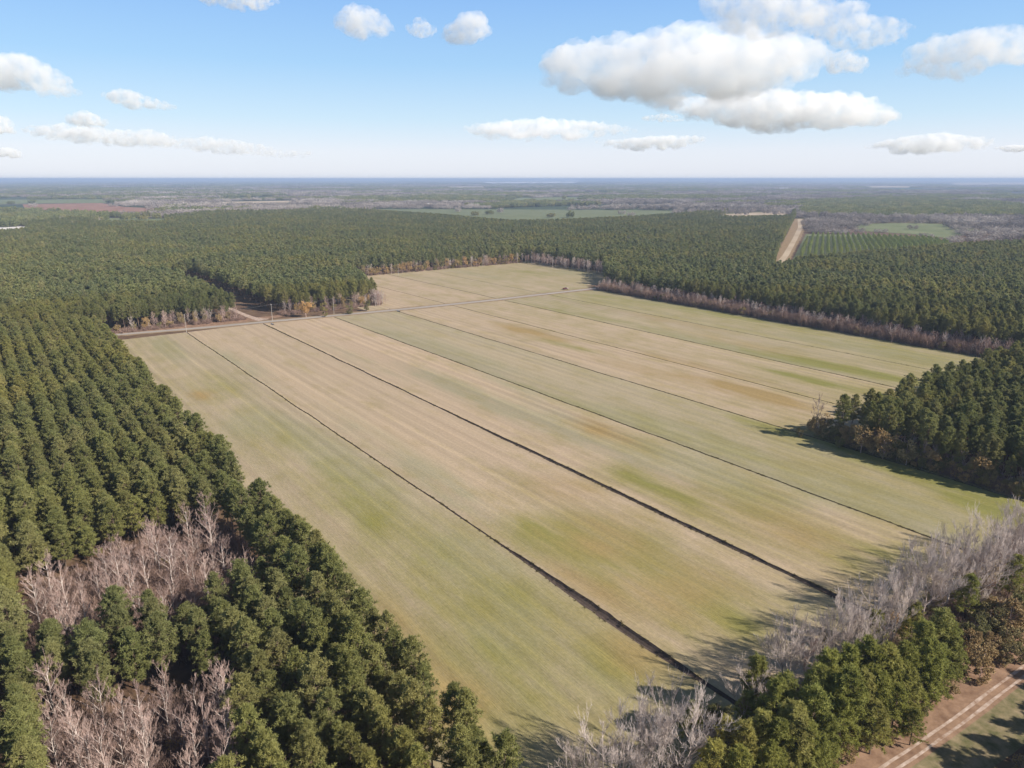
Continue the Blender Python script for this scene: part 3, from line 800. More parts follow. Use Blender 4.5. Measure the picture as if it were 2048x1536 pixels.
# ------------------------------------------------------------------ bare and autumn trees
BARE = []   # (v,u,height,type,zone)
def fill(P, n, seed, zone, hs, ty, mind=2.6):
    r = np.random.default_rng(seed); lo = P.min(0); hi = P.max(0); got = []; tries = 0
    while len(got) < n and tries < 20000:
        tries += 1
        p = r.uniform(lo, hi)
        if not inside(P, np.array([p[0]]), np.array([p[1]]))[0]: continue
        if any((p[0] - q[0]) ** 2 + (p[1] - q[1]) ** 2 < mind ** 2 for q in got): continue
        got.append(p); BARE.append((p[0], p[1], r.uniform(*hs), ty, zone))
fill(G1, 52, 3, 0, (10, 16), 'u', 2.7)
fill(G2, 38, 4, 1, (11, 17), 'u', 2.5)
for a, b, hh, ty in [  # near belt, px of the crown top
        (1335, 1425, 15, 'v'), (1285, 1455, 14, 'v'), (1385, 1440, 14, 'v'), (1212, 1490, 12, 'v'), (1168, 1508, 11, 'v'), (1250, 1500, 12, 'v'), (1320, 1490, 12, 'v'), (1590, 1265, 14, 'v'), (1570, 1290, 12, 'v'), (1625, 1290, 12, 'u'),
        (1700, 1228, 15, 'v'), (1672, 1240, 14, 'v'), (1735, 1235, 14, 'v'), (1765, 1178, 15, 'v'), (1800, 1180, 14, 'v'), (1842, 1128, 15, 'v'), (1880, 1112, 16, 'v'), (1910, 1120, 14, 'v'), (1950, 1085, 15, 'v'), (1990, 1060, 15, 'v'),
        (2025, 1040, 15, 'v'), (2060, 1020, 15, 'v'), (1935, 1110, 12, 'v'), (1970, 1120, 13, 'v'), (2010, 1100, 13, 'v'), (2050, 1080, 13, 'v'), (1510, 1365, 10, 'v'), (1490, 1400, 11, 'u'), (1450, 1465, 11, 'u'), (1940, 1160, 10, 'v'), (1815, 1160, 12, 'v'), (1860, 1150, 12, 'v'), (1720, 1260, 12, 'v'), (2090, 1050, 14, 'v'), (1640, 1275, 11, 'v')]:
    v, u = at(a, b, hh * .97); BARE.append((v, u, hh, ty, 2))
v, u = at(1632, 868); BARE.append((v, u, 16, 'u', 3))
r5 = np.random.default_rng(55)
for i in range(26):   # front of the right block
    BARE.append((262 + r5.uniform(-1.5, 3), 64 + i * 2.9 + r5.uniform(-1, 1), r5.uniform(6, 11), 'u', 3))
for i in range(135):  # strip in front of the right forest
    BARE.append((466 + r5.uniform(-5, 8), 140 + i * 2.55 + r5.uniform(-1, 1), r5.uniform(5.5, 11), 'u2' if r5.random() < .35 else 'u', 4))
BARE = BARE[:300]
zn = ['upper plantation clearing', 'lower plantation clearing', 'dirt track belt', 'right block edge', 'right forest strip']
cnt = {}
for v, u, hh, ty, z in sorted(BARE, key=lambda b: to_px(b[0], b[1], 5)[0]):
    cnt[z] = cnt.get(z, 0) + 1
    s = hh / 13.0
    ms = {'u': upr_me if z < 2 else upr_me, 'u2': upr_me2, 'v': vase_me}[ty]; wid = 1.02 if ty == 'v' else 1.0
    adj = {'u': 'slender pinkish bare tree', 'u2': 'slender pale bare tree', 'v': 'broad pale bare tree'}[ty]
    tree('bare_tree', ms[cnt[z] % len(ms)], v, u, s * wid * rng.uniform(.9, 1.2), s, rng.uniform(0, 6.28), '%s, %s from left in the %s' % (adj, words(cnt[z]), zn[z]), 'bare tree', 'leafless trees ' + ['in the clearings', 'in the clearings', 'by the dirt track', 'along the forest edges', 'along the forest edges'][z], ('trunk', 'branches'))
# autumn coloured and evergreen broadleaf trees
AUT = [(1962, 966, 13.5, 'a', 'rusty broad oak like tree standing out in the shade of the right block'),
       (1722, 906, 12, 'a', 'rusty brown tree near the tip of the right block'), (1765, 918, 12, 'a', 'second rusty brown tree behind the tip of the right block'), (1812, 930, 10, 'a', 'small dull brown tree on the right block edge'),
       (612, 634, 15, 'a', 'bright orange tree at the edge of the roadside wood'), (250, 655, 12, 'a', 'orange tree at the left end of the road'), (650, 633, 8, 'o', 'olive bush under the roadside wood near the orange tree'), (700, 628, 9, 'o', 'olive tree in the middle of the roadside wood edge'), (735, 622, 9, 'o', 'olive tree near the corner of the roadside wood'),
       (1895, 1400, 5, 'a', 'golden brown bush above the dirt track'), (1958, 1350, 8, 'a', 'golden bush beside the straw strip'), (2015, 1275, 10, 'a', 'large golden brown tree near the right picture edge'), (2040, 1260, 10, 'o', 'olive gold tree cut by the right picture edge'), (1940, 1290, 8, 'o', 'olive brown tree behind the golden bushes'),
       (2010, 1330, 6, 'o', 'low olive bush beside the straw strip'), (1430, 1450, 6, 'o', 'small green bush at the field corner of the belt'), (1412, 1460, 5, 'a', 'small orange bush at the field corner of the belt'), (1640, 1560, 6, 'a', 'golden brown bush at the foot of the belt pines'), (1330, 1660, 6, 'a', 'brown bush at the bottom of the belt'),
       (2040, 1560, 5, 'a', 'russet bush in the bottom right corner'), (1990, 1590, 5, 'o', 'dark olive bush in the bottom right corner'), (1930, 1610, 5, 'a', 'russet bush at the bottom picture edge'), (2100, 1530, 6, 'o', 'olive bush cut by the bottom right corner'), (2060, 1600, 5, 'a', 'low russet bush at the very corner'),
       (205, 1085, 4, 'o', 'low olive bush at the edge of the upper clearing'), (335, 1150, 5, 'a', 'tan bush in the middle of the upper clearing'), (355, 1520, 5, 'a', 'tan leafy bush in the lower clearing'), (280, 1600, 4, 'a', 'tan bush at the bottom of the lower clearing')]
for i, (a, b, hh, ty, lab) in enumerate(AUT):
    v, u = at(a, b); s = hh / 9.0
    if ty == 'a': tree('autumn_tree', autumn_me[i % 4], v, u, s * 1.05, s, rng.uniform(0, 6.28), lab, 'autumn tree', 'autumn coloured trees')
    else: tree('broadleaf_shrub', olive_me[i % 4], v, u, s * 1.05, s, rng.uniform(0, 6.28), lab, 'shrub', 'broadleaf shrubs', ('stem', 'foliage'))
for i in range(30):
    hh = rng.uniform(4.5, 9.5)
    tree('broadleaf_shrub', (gold_me if rng.random() < .6 else olive_me)[i % 4], 259.6 + rng.uniform(-.6, 1.6), 70 + i * 2.5 + rng.uniform(-1, 1), hh / 8, hh / 9, i * 1.9, 'russet or olive bush skirting the right pine block, %s from its near end' % words(i + 1), 'shrub', 'broadleaf shrubs', ('stem', 'foliage'))
for i in range(22):
    AUT_V, AUT_U = 261.5 + rng.uniform(-1, 2.5), 66 + i * 3.3 + rng.uniform(-1, 1)
    tree('broadleaf_shrub', olive_me[i % 4], AUT_V, AUT_U, rng.uniform(.7, 1.1), rng.uniform(.6, 1.15), rng.uniform(0, 6), 'dark evergreen shrub under the right block pines, %s back from its near end' % words(i + 1), 'shrub', 'broadleaf shrubs', ('stem', 'foliage'))
for i, (a, b, hh) in enumerate([(2120, 1590, 11), (2210, 1540, 12), (2280, 1470, 12), (2160, 1640, 12), (2060, 1680, 10), (2350, 1400, 13), (1990, 1720, 9), (2430, 1330, 13), (2250, 1600, 14)]):
    v, u = at(a, b)
    tree('pine_tree', lpine_me[i % 4], v, u, hh / 14, hh / 15.5, i * 1.1, 'dark pine below the dirt track in the bottom right corner, %s from the left' % words(i + 1), 'pine tree', 'pines below the dirt track')
GOLD = [(1945, 1262, 7, 'a'), (1968, 1320, 6, 'a'), (1930, 1310, 5, 'o'), (2005, 1185, 9, 'a'), (2035, 1205, 9, 'a'), (1985, 1215, 8, 'o'), (2020, 1250, 7, 'o'), (1990, 1270, 6, 'a'), (2060, 1250, 7, 'a'), (2050, 1290, 5, 'o'),
        (1975, 1190, 8, 'o'), (2010, 1300, 4.5, 'a'), (1880, 1350, 5, 'a'), (1850, 1395, 4.5, 'o'), (1815, 1440, 4, 'a'), (1740, 1450, 5, 'o'), (1700, 1480, 5, 'a'), (1660, 1500, 5, 'a'), (1620, 1540, 4.5, 'o'), (1570, 1545, 6, 'a'), (1960, 1240, 7, 'o'), (1655, 1255, 6, 'o'), (1540, 1400, 6, 'o'), (1425, 1430, 5, 'a'), (2050, 1165, 9, 'o'), (1780, 1460, 3.5, 'a'), (1870, 1190, 6, 'a'), (1920, 1170, 7, 'o'), (1800, 1225, 6, 'a'), (1730, 1275, 5, 'o'), (1985, 1130, 7, 'a'), (1350, 1500, 5, 'o'), (1290, 1520, 4, 'a'), (1440, 1400, 7, 'o')]
for i, (a, b, hh, ty) in enumerate(sorted(GOLD)):
    v, u = at(a, b, hh * .9)
    tree('broadleaf_shrub', (gold_me if ty == 'a' else olive_me)[i % 4], v, u, hh / 8.2, hh / 9, i * 1.3, ('golden brown' if ty == 'a' else 'olive green') + ' leafy shrub in the dirt track belt, %s shrub from its left end' % words(i + 1), 'shrub', 'broadleaf shrubs', ('stem', 'foliage'))
for i in range(34):
    hh = rng.uniform(3.5, 7.5)
    tree('broadleaf_shrub', (gold_me if rng.random() < .4 else olive_me)[i % 4], 462 + rng.uniform(-1.5, 4), 142 + i * 10 + rng.uniform(-3, 3), hh / 7, hh / 9, i * 1.7, 'dull brown shrub under the right forest strip, %s from its near end' % words(i + 1), 'shrub', 'broadleaf shrubs', ('stem', 'foliage'))
for i, (a, b, hh, ty) in enumerate([(1625, 845, 6, 'a'), (1650, 838, 7, 'a'), (1600, 862, 4, 'o'), (1672, 850, 8, 'o'), (1700, 868, 8, 'a'), (1680, 880, 5, 'o'), (1740, 860, 9, 'a'), (1780, 875, 9, 'a')]):
    v, u = at(a, b, hh * .6)
    tree('broadleaf_shrub', (gold_me if ty == 'a' else olive_me)[i % 4], v, u, hh / 7, hh / 9, i * 2.1, 'rusty brown bush at the tip of the right pine block, %s from the left' % words(i + 1), 'shrub', 'broadleaf shrubs', ('stem', 'foliage'))
# orange and olive trees along the far forest edges
ra = np.random.default_rng(77); k1 = 0; k2 = 0
for i in range(40):
    v = 300 + i * 6.1 + ra.uniform(-1.5, 1.5); k1 += 1
    tree('autumn_tree', (autumn_me if ra.random() < .65 else olive_me)[i % 4], v, 707 + ra.uniform(-2, 2), ra.uniform(.9, 1.35), ra.uniform(.85, 1.5), ra.uniform(0, 6), 'tan or olive tree, %s from left on the far field back edge' % words(k1), 'autumn tree', 'autumn coloured trees')
for i in range(24):
    v = 70 + i * 8.0 + ra.uniform(-2, 2)
    if 148 < v < 182: continue
    k2 += 1
    tree('autumn_tree', (autumn_me if ra.random() < .5 else olive_me)[i % 4], v, 534 + ra.uniform(-1, 4), ra.uniform(.6, 1.1), ra.uniform(.6, 1.25), ra.uniform(0, 6), 'small tan or olive tree, %s from the left along the roadside wood' % words(k2), 'autumn tree', 'autumn coloured trees')

# bare trees too many or too far to count
bare_join = [joined('bare_whole', p, [M['pink_bark'], M['pink_bark']]) for p in upr[:3]] + [joined('bare_whole', p, [M['pale_bark'], M['pale_bark']]) for p in upr[3:]]
bare_src_all = bare_join
c_bare = src_collection('bare_source', bare_join)
bp = []
rb = np.random.default_rng(9)
for i in range(70): bp.append((300 + rb.uniform(0, 240), 706 + rb.uniform(-2, 6), rb.uniform(7, 13)))
for i in range(110): bp.append((545 + rb.uniform(-2, 8) , 560 + rb.uniform(0, 150), rb.uniform(8, 14)))
for i in range(60):
    t = rb.uniform(0, 1); bp.append((484 + 74 * t + rb.uniform(0, 6), 494 + 80 * t, rb.uniform(6, 12)))
for i in range(60):
    v = rb.uniform(66, 262)
    if 150 < v < 180: continue
    bp.append((v, 535 + rb.uniform(-2, 6), rb.uniform(6, 12)))
for i in range(50): bp.append((258 + rb.uniform(-3, 5), 525 + rb.uniform(0, 30), rb.uniform(7, 12)))
for i in range(60): bp.append((467 + rb.uniform(-3, 8), 100 + rb.uniform(0, 50), rb.uniform(7, 12)))
for i in range(260): bp.append((470 + rb.uniform(-7, 7), 140 + rb.uniform(0, 345), rb.uniform(6, 11)))
bp = np.array(bp)
# scattered grey trees inside the forest
v, u = scatter(560, 1900, 60, 21); hb = rb.uniform(14, 18, v.shape); k = pine_allowed(v, u, hb) & (vnoise(v / 260, u / 260, 33) > .6)
bp = np.concatenate([bp, np.stack([v[k], u[k], hb[k]], -1)])
s_ = bp[:, 2] / 13
mass('bare_woods', P3(bp[:, 0], bp[:, 1]), rb.uniform(0, 6.28, len(bp)), np.stack([s_ * 1.1, s_ * 1.1, s_], -1), rb.integers(0, 5, len(bp)), c_bare, 'grey leafless trees along the far forest edges', 'bare woods')

# brush: tangles of twigs in the clearings and along the edges
brush_me = [m2('brush_clump', brush_parts(700 + i), M['brush']) for i in range(4)]
c_brush = src_collection('brush_source', brush_me)
bv, bu, bs = [], [], []
for P, n in ((G1, 700), (G2, 520)):
    lo, hi = P.min(0), P.max(0); q = rb.uniform(lo, hi, (n * 3, 2)); k = inside(P, q[:, 0], q[:, 1]); q = q[k][:n]
    bv.append(q[:, 0]); bu.append(q[:, 1]); bs.append(rb.uniform(.8, 2.0, len(q)))
def edge_brush(n, fv, fu, slo, shi):
    bv.append(fv(n)); bu.append(fu(n)); bs.append(rb.uniform(slo, shi, n))
edge_brush(1000, lambda n: rb.uniform(461, 475, n), lambda n: rb.uniform(100, 486, n), 1.2, 2.6)
edge_brush(110, lambda n: rb.uniform(260, 266, n), lambda n: rb.uniform(60, 138, n), .8, 1.8)
edge_brush(300, lambda n: rb.uniform(300, 545, n), lambda n: rb.uniform(704, 714, n), .6, 1.3)
edge_brush(240, lambda n: rb.uniform(60, 152, n), lambda n: rb.uniform(532, 543, n), .4, 1.1)
edge_brush(200, lambda n: rb.uniform(180, 264, n), lambda n: rb.uniform(530, 543, n), .4, 1.1)
edge_brush(330, lambda n: rb.uniform(64, 260, n), lambda n: rb.uniform(47, 62, n), .5, 1.3)
edge_brush(200, lambda n: rb.uniform(90, 260, n), lambda n: rb.uniform(17, 25, n), .5, 1.2)
edge_brush(120, lambda n: rb.uniform(50, 56, n), lambda n: rb.uniform(60, 510, n), .2, .6)
bv, bu, bs = map(np.concatenate, (bv, bu, bs))
mass('brush', P3(bv, bu), rb.uniform(0, 6.28, len(bv)), np.stack([bs * 1.2, bs * 1.2, bs], -1), rb.integers(0, 4, len(bv)), c_brush, 'tangled reddish brown brush in clearings and along wood edges', 'brush')
# tall dead grass and weeds along the ditches
def tuft_parts(seed):
    r = np.random.default_rng(seed); C = np.stack([r.normal(0, .45, 22), r.normal(0, .8, 22), r.uniform(0, .1, 22)], -1)
    return blades(C, 8, .42, .07, r, 1.6)
M['weeds'] = two_tone('ditch_weeds', (0.06, 0.055, 0.025), (0.17, 0.14, 0.06), 1.2)
c_tuft = src_collection('tuft_source', [m2('weed_tuft', tuft_parts(800 + i), M['weeds']) for i in range(3)])
tv, tu, ts = [], [], []
for i, dv in enumerate(DITCH):
    uu = rb.uniform(62 if i < 4 else 138, 500, 520 if i < 4 else 260)
    w = half_width(i, uu); c = dv + wiggle(i, uu)
    tv.append(c + np.where(rb.random(len(uu)) < .5, -1, 1) * w * rb.uniform(.6, 1.15, len(uu))); tu.append(uu); ts.append(rb.uniform(.18, .45, len(uu)))
tv, tu, ts = map(np.concatenate, (tv, tu, ts))
mass('weeds', P3(tv, tu), rb.uniform(-.4, .4, len(tv)), np.stack([ts, ts, ts], -1), rb.integers(0, 3, len(tv)), c_tuft, 'dead grass and weeds lining the field ditches', 'weeds')

# ------------------------------------------------------------------ planted rows beside the far road
c_young = src_collection('young_pine_source', [joined('young_pine', pine_parts(900 + i, h=17, far=True, long_crown=True), [M['pine_bark'], M['needles_young']]) for i in range(3)])
OP = poly([(1597, 516), (1618, 472), (1740, 474), (1860, 480), (1905, 490), (1760, 503)])
a0, a1 = np.array(at(1572, 510)), np.array(at(1601, 455)); dr = (a1 - a0) / np.linalg.norm(a1 - a0); dn = np.array([dr[1], -dr[0]])
yv = []
for i in range(76):
    for j in range(260):
        p = a0 + dn * (12 + i * 8.2) + dr * (-260 + j * 3.2) + rb.normal(0, .5, 2); yv.append(p)
yv = np.array(yv); k = inside(OP, yv[:, 0], yv[:, 1]) & (rb.random(len(yv)) < .93); yv = yv[k]
s_ = rb.uniform(.34, .5, len(yv))
mass('planted_rows', P3(yv[:, 0], yv[:, 1]), rb.uniform(0, 6.28, len(yv)), np.stack([s_ * 1.35, s_ * 1.35, s_], -1), rb.integers(0, 3, len(yv)), c_young, 'young pines planted in neat rows beside the far straight road', 'planted rows')
og = poly([(1585, 520), (1612, 468), (1740, 470), (1870, 478), (1930, 490), (1760, 508)])
tag(obj('field', mesh('field', [(a, b, .2) for a, b in og], [tuple(range(len(og)))], [M['palegreen']])), 'dry grassy ground under the planted rows', 'field', kind='structure')

# ------------------------------------------------------------------ far woods: clumps of crowns to 15 km
def clump(seed, leafy_):
    r = np.random.default_rng(seed); acc = Acc()
    for i in range(16):
        a = r.uniform(0, 6.28); q = math.sqrt(r.uniform(0, 1)) * 13; cx_, cy_ = math.cos(a) * q, math.sin(a) * q; hh = r.uniform(10, 17); rr = r.uniform(2.6, 4.2)
        n = 26; d = r.normal(size=(n, 3)); d /= np.linalg.norm(d, axis=1)[:, None]
        C = np.stack([cx_ + d[:, 0] * rr, cy_ + d[:, 1] * rr, hh * .6 + d[:, 2] * hh * .38], -1)
        acc.add(*blades(C, 3 if leafy_ else 2, 2.2, 1.3 if leafy_ else .7, r, .4))
    return acc.arr()
s = NT('far_bare_crowns', .95, .05); M['farbare'] = s.base(s.ramp(s.noise(s.pos((1, 1, 1)), .0045, 5, .6), [(.3, (0.17, 0.15, 0.13)), (.5, (0.31, 0.265, 0.235)), (.68, (0.50, 0.44, 0.39))]))
c_fw = src_collection('far_wood_source', [m2('far_clump', clump(950 + i, True), M['needles_far']) for i in range(3)] + [m2('far_clump', clump(960 + i, False), M['farbare']) for i in range(3)])
FV, FU, FS, FZ = [], [], [], []
for rlo, rhi, sp in ((1050, 2400, 20), (2400, 4200, 30), (4200, 8000, 52), (8000, 15000, 100), (15000, 34000, 240)):
    v, u = scatter(rlo, rhi, sp, int(rlo))
    FV.append(v); FU.append(u); FS.append(np.full(len(v), min(sp, 150) / 24.0))
FV, FU, FS = map(np.concatenate, (FV, FU, FS))
x_, y_, d_ = to_px(FV, FU, 0)
backy = np.interp(x_, [-400, 0, 400, 850, 1000, 1300, 1590, 1600, 1890, 2048, 2700], [470, 455, 438, 425, 437, 433, 430, 517, 492, 480, 470])
ok = (y_ < backy + 1) & (x_ > -80) & (x_ < 2130)
for kk, P in PALE.items():
    q = H / (H - 13.0)
    jv, ju = rng.normal(0, 22, len(FV)), rng.normal(0, 45, len(FV)); lone = rng.random(len(FV)) < .01
    for fr_ in (0, .33, .66, 1.0): ok &= ~inside(P, (FV + jv) * (1 + (q - 1) * fr_), (FU + ju) * (1 + (q - 1) * fr_)) | lone
q = H / (H - 9.0)
GOR = poly([(1598, 516), (1590, 438), (1606, 436), (1620, 468), (1740, 470), (1870, 478), (1925, 490), (1760, 508)])
ok &= ~inside(GOR, FV, FU) & ~inside(GOR, FV * q, FU * q)
# big patches decide pine, hardwood or open ground
pn = vnoise(FV / 900, FU / 420, 41) * .6 + vnoise(FV / 300, FU / 170, 42) * .4
on = vnoise(FV / 1200 + 50, FU / 500, 43) * .65 + vnoise(FV / 350, FU / 220, 44) * .35
orz = inside(ORCH, FV, FU)
ok &= (on > .34) | orz | (np.hypot(FV, FU) < 2300)
hard = (pn + (x_ - 1024) / 9000 > .50) | orz
WB = poly([(1600, 433), (1604, 404), (1980, 406), (2150, 428), (2150, 440), (1750, 438)])
hard &= ~inside(WB, FV, FU); ok |= inside(WB, FV, FU) & (y_ < backy)
ok &= ~(hard & ~orz & (rng.random(len(FV)) < .25))
pts = P3(FV[ok], FU[ok]); n = ok.sum(); sc = FS[ok]
idx = np.where(hard[ok], rng.integers(3, 6, n), rng.integers(0, 3, n))
zs = rng.uniform(.7, 1.15, n) * np.where(orz[ok], .65, 1)
print('far clumps', n)
mass('far_woods', pts, rng.uniform(0, 6.28, n), np.stack([sc, sc, zs], -1), idx, c_fw, 'hazy green and grey woods stretching to the horizon', 'far woods')

# ------------------------------------------------------------------ poles, wires, truck, culverts, farm buildings
def box(acc, x0, x1, y0, y1, z0, z1, tx=0.0, ty=0.0):
    V = np.array([(x0, y0, z0), (x1, y0, z0), (x1, y1, z0), (x0, y1, z0), (x0 + tx, y0 + ty, z1), (x1 - tx, y0 + ty, z1), (x1 - tx, y1 - ty, z1), (x0 + tx, y1 - ty, z1)], float)
    acc.add(V, np.array([(0, 3, 2, 1), (4, 5, 6, 7), (0, 1, 5, 4), (1, 2, 6, 5), (2, 3, 7, 6), (3, 0, 4, 7)]))
pole_pts = []
for (a, b), lab in (((373, 664), 'tall pale utility pole at the field corner by the road'), ((545, 641), 'utility pole beside the sandy lane entrance'), ((668, 628), 'utility pole before the roadside wood'), ((797, 551), 'utility pole at the back of the far field')):
    v, u = at(a, b); t = empty('utility_pole', (v, u, 0)); tag(t, lab, 'utility pole', 'utility poles')
    A = Acc(); A.add(*tube([(0, 0, 0), (0, 0, 6), (0, 0, 12.5)], .17, .11, 8)); obj('pole', m2('pole', A.arr(), M['pole']), t)
    A = Acc(); box(A, -.09, .09, -1.2, 1.2, 11.5, 11.7); obj('crossarm', m2('crossarm', A.arr(), M['pole']), t)
    for q in (-1.0, 0.35, 1.0):
        A = Acc(); A.add(*tube([(0, q, 11.72), (0, q, 11.85), (0, q, 11.98)], .07, .05, 6)); obj('insulator', m2('insulator', A.arr(), M['white_wall']), t)
    pole_pts.append((v, u))
for i in range(2):
    A = Acc(); p, q = pole_pts[i], pole_pts[i + 1]
    for off in (-1.0, 1.0):
        A.add(*tube([(p[0] + (q[0] - p[0]) * t, p[1] + off + (q[1] - p[1]) * t, 11.98 - 1.2 * 4 * t * (1 - t)) for t in np.linspace(0, 1, 12)], .02, .02, 4))
    tag(obj('power_line', m2('power_line', A.arr(), M['wire'])), ['power line spanning from the corner pole to the lane pole', 'power line from the lane pole to the pole before the wood'][i], 'power line')
v, u = at(1131, 579)
t = empty('pickup_truck', (v, u, .05)); t.rotation_euler = (0, 0, R(-10)); tag(t, 'dark red pickup truck standing on the road beside the far field', 'pickup truck')
A = Acc(); box(A, -2.7, 2.7, -.95, .95, .45, 1.05, .05, .04); box(A, 1.05, 2.6, -.9, .9, 1.052, 1.3, .12, .1); box(A, -2.65, -1.0 + .2, -.93, -.83, 1.052, 1.4); box(A, -2.65, -.8, .83, .93, 1.052, 1.4)
obj('body', m2('body', A.arr(), M['red_paint']), t)
A = Acc(); box(A, -.75, 1.0, -.86, .86, 1.053, 1.8, .32, .16); obj('cab', m2('cab', A.arr(), M['red_paint']), t)
A = Acc(); box(A, -.6, .85, -.875, .875, 1.2, 1.62, .22, .13); obj('window', m2('window', A.arr(), M['glass']), t)
for wx in (-1.75, 1.75):
    for wy in (-.88, .88):
        A = Acc(); A.add(*tube([(wx, wy - .13, .38), (wx, wy - .129, .38), (wx, wy + .129, .38), (wx, wy + .13, .38)], .38, .38, 14)); box(A, wx - .2, wx + .2, wy - .14, wy + .14, .2, .56); obj('wheel', m2('wheel', A.arr(), M['rubber']), t)
for (a, b), lab in (((545, 649), 'short metal culvert pipe where the second ditch meets the road'), ((797, 623), 'short metal culvert pipe where the fourth ditch meets the road')):
    v, u = at(a, b); A = Acc()
    A.add(*tube([(-.9 * 0, -2, 0), (0, 0, 0), (0, 2, 0)], .55, .55, 12)); A.add(*tube([(0, 2, 0), (0, 0, 0), (0, -2, 0)], .47, .47, 12))
    o = obj('culvert_pipe', m2('culvert_pipe', A.arr(), M['metal'])); o.location = (v, u, .1); tag(o, lab, 'culvert')
def shed(a, b, w, l, hh, rot, lab):
    v, u = at(a, b); t = empty('farm_shed', (v, u, 0)); t.rotation_euler = (0, 0, rot); tag(t, lab, 'farm shed', 'far white farm sheds')
    V = np.array([(-w, -l, 0), (w, -l, 0), (w, l, 0), (-w, l, 0), (-w, -l, hh), (w, -l, hh), (w, l, hh), (-w, l, hh), (0, -l, hh * 1.45), (0, l, hh * 1.45)], float)
    obj('wall', mesh('wall', V, [(0, 1, 5, 8, 4), (1, 2, 6, 5), (2, 3, 7, 9, 6), (3, 0, 4, 7)], [M['white_wall']]), t)
    e = .6
    V = np.array([(-w - e, -l - e, hh - .2), (0, -l - e, hh * 1.45 + .05), (w + e, -l - e, hh - .2), (-w - e, l + e, hh - .2), (0, l + e, hh * 1.45 + .05), (w + e, l + e, hh - .2)], float)
    V2 = V + np.array([0, 0, .25])
    VV = np.concatenate([V, V2])
    obj('roof', mesh('roof', VV, [(0, 1, 4, 3), (1, 2, 5, 4), (6, 9, 10, 7), (7, 10, 11, 8), (0, 3, 9, 6), (2, 8, 11, 5), (0, 6, 7, 1), (1, 7, 8, 2), (3, 4, 10, 9), (4, 5, 11, 10)], [M['white_roof']]), t)
    A = Acc(); box(A, -w * .3, w * .3, -l - .08, -l - .003, 0, hh * .75); obj('door', m2('door', A.arr(), M['metal']), t)
CLR_SHEDS = [(868, 412, 9, 26, 7, R(50), 'long white farm shed in the woods left of centre'), (892, 411, 8, 14, 6, R(60), 'shorter white farm shed beside the long one'), (1568, 379, 16, 50, 11, R(60), 'far white barn above the straight road'), (1650, 404, 10, 30, 8, R(70), 'low white shed among grey woods on the right'),
             (1040, 361.6, 60, 420, 22, R(52), 'long white shed on the horizon at the left of the white strip'), (1090, 361.4, 80, 500, 26, R(52), 'large white shed on the horizon in the middle of the white strip'), (1140, 361.8, 50, 380, 20, R(52), 'long white shed on the horizon at the right of the white strip')]
for s_ in CLR_SHEDS: shed(*s_)

# ------------------------------------------------------------------ clouds: real bodies of white droplets, far outside the haze
def cloud_mat(size, dens, rag=0.0):
    m = bpy.data.materials.new('cloud_droplets'); m.use_nodes = True; t = m.node_tree
    for n_ in list(t.nodes):
        if n_.type != 'OUTPUT_MATERIAL': t.nodes.remove(n_)
    out = [n_ for n_ in t.nodes if n_.type == 'OUTPUT_MATERIAL'][0]
    vs = t.nodes.new('ShaderNodeVolumeScatter'); vs.inputs['Color'].default_value = (1, 1, 1, 1); vs.inputs['Anisotropy'].default_value = 0.0
    tc = t.nodes.new('ShaderNodeTexCoord'); nz = t.nodes.new('ShaderNodeTexNoise'); nz.inputs['Scale'].default_value = 3.0 / size; nz.inputs['Detail'].default_value = 4; nz.inputs['Roughness'].default_value = .6
    t.links.new(tc.outputs['Object'], nz.inputs['Vector'])
    mr = t.nodes.new('ShaderNodeMapRange'); mr.inputs[1].default_value = .36 + rag; mr.inputs[2].default_value = .70 + rag * .5; mr.inputs[3].default_value = 0; mr.inputs[4].default_value = dens
    t.links.new(nz.outputs['Fac'], mr.inputs[0]); t.links.new(mr.outputs[0], vs.inputs['Density'])
    t.links.new(vs.outputs[0], out.inputs['Volume'])
    return m
import bmesh
from mathutils import Matrix
BASE_ALT = 1100.0
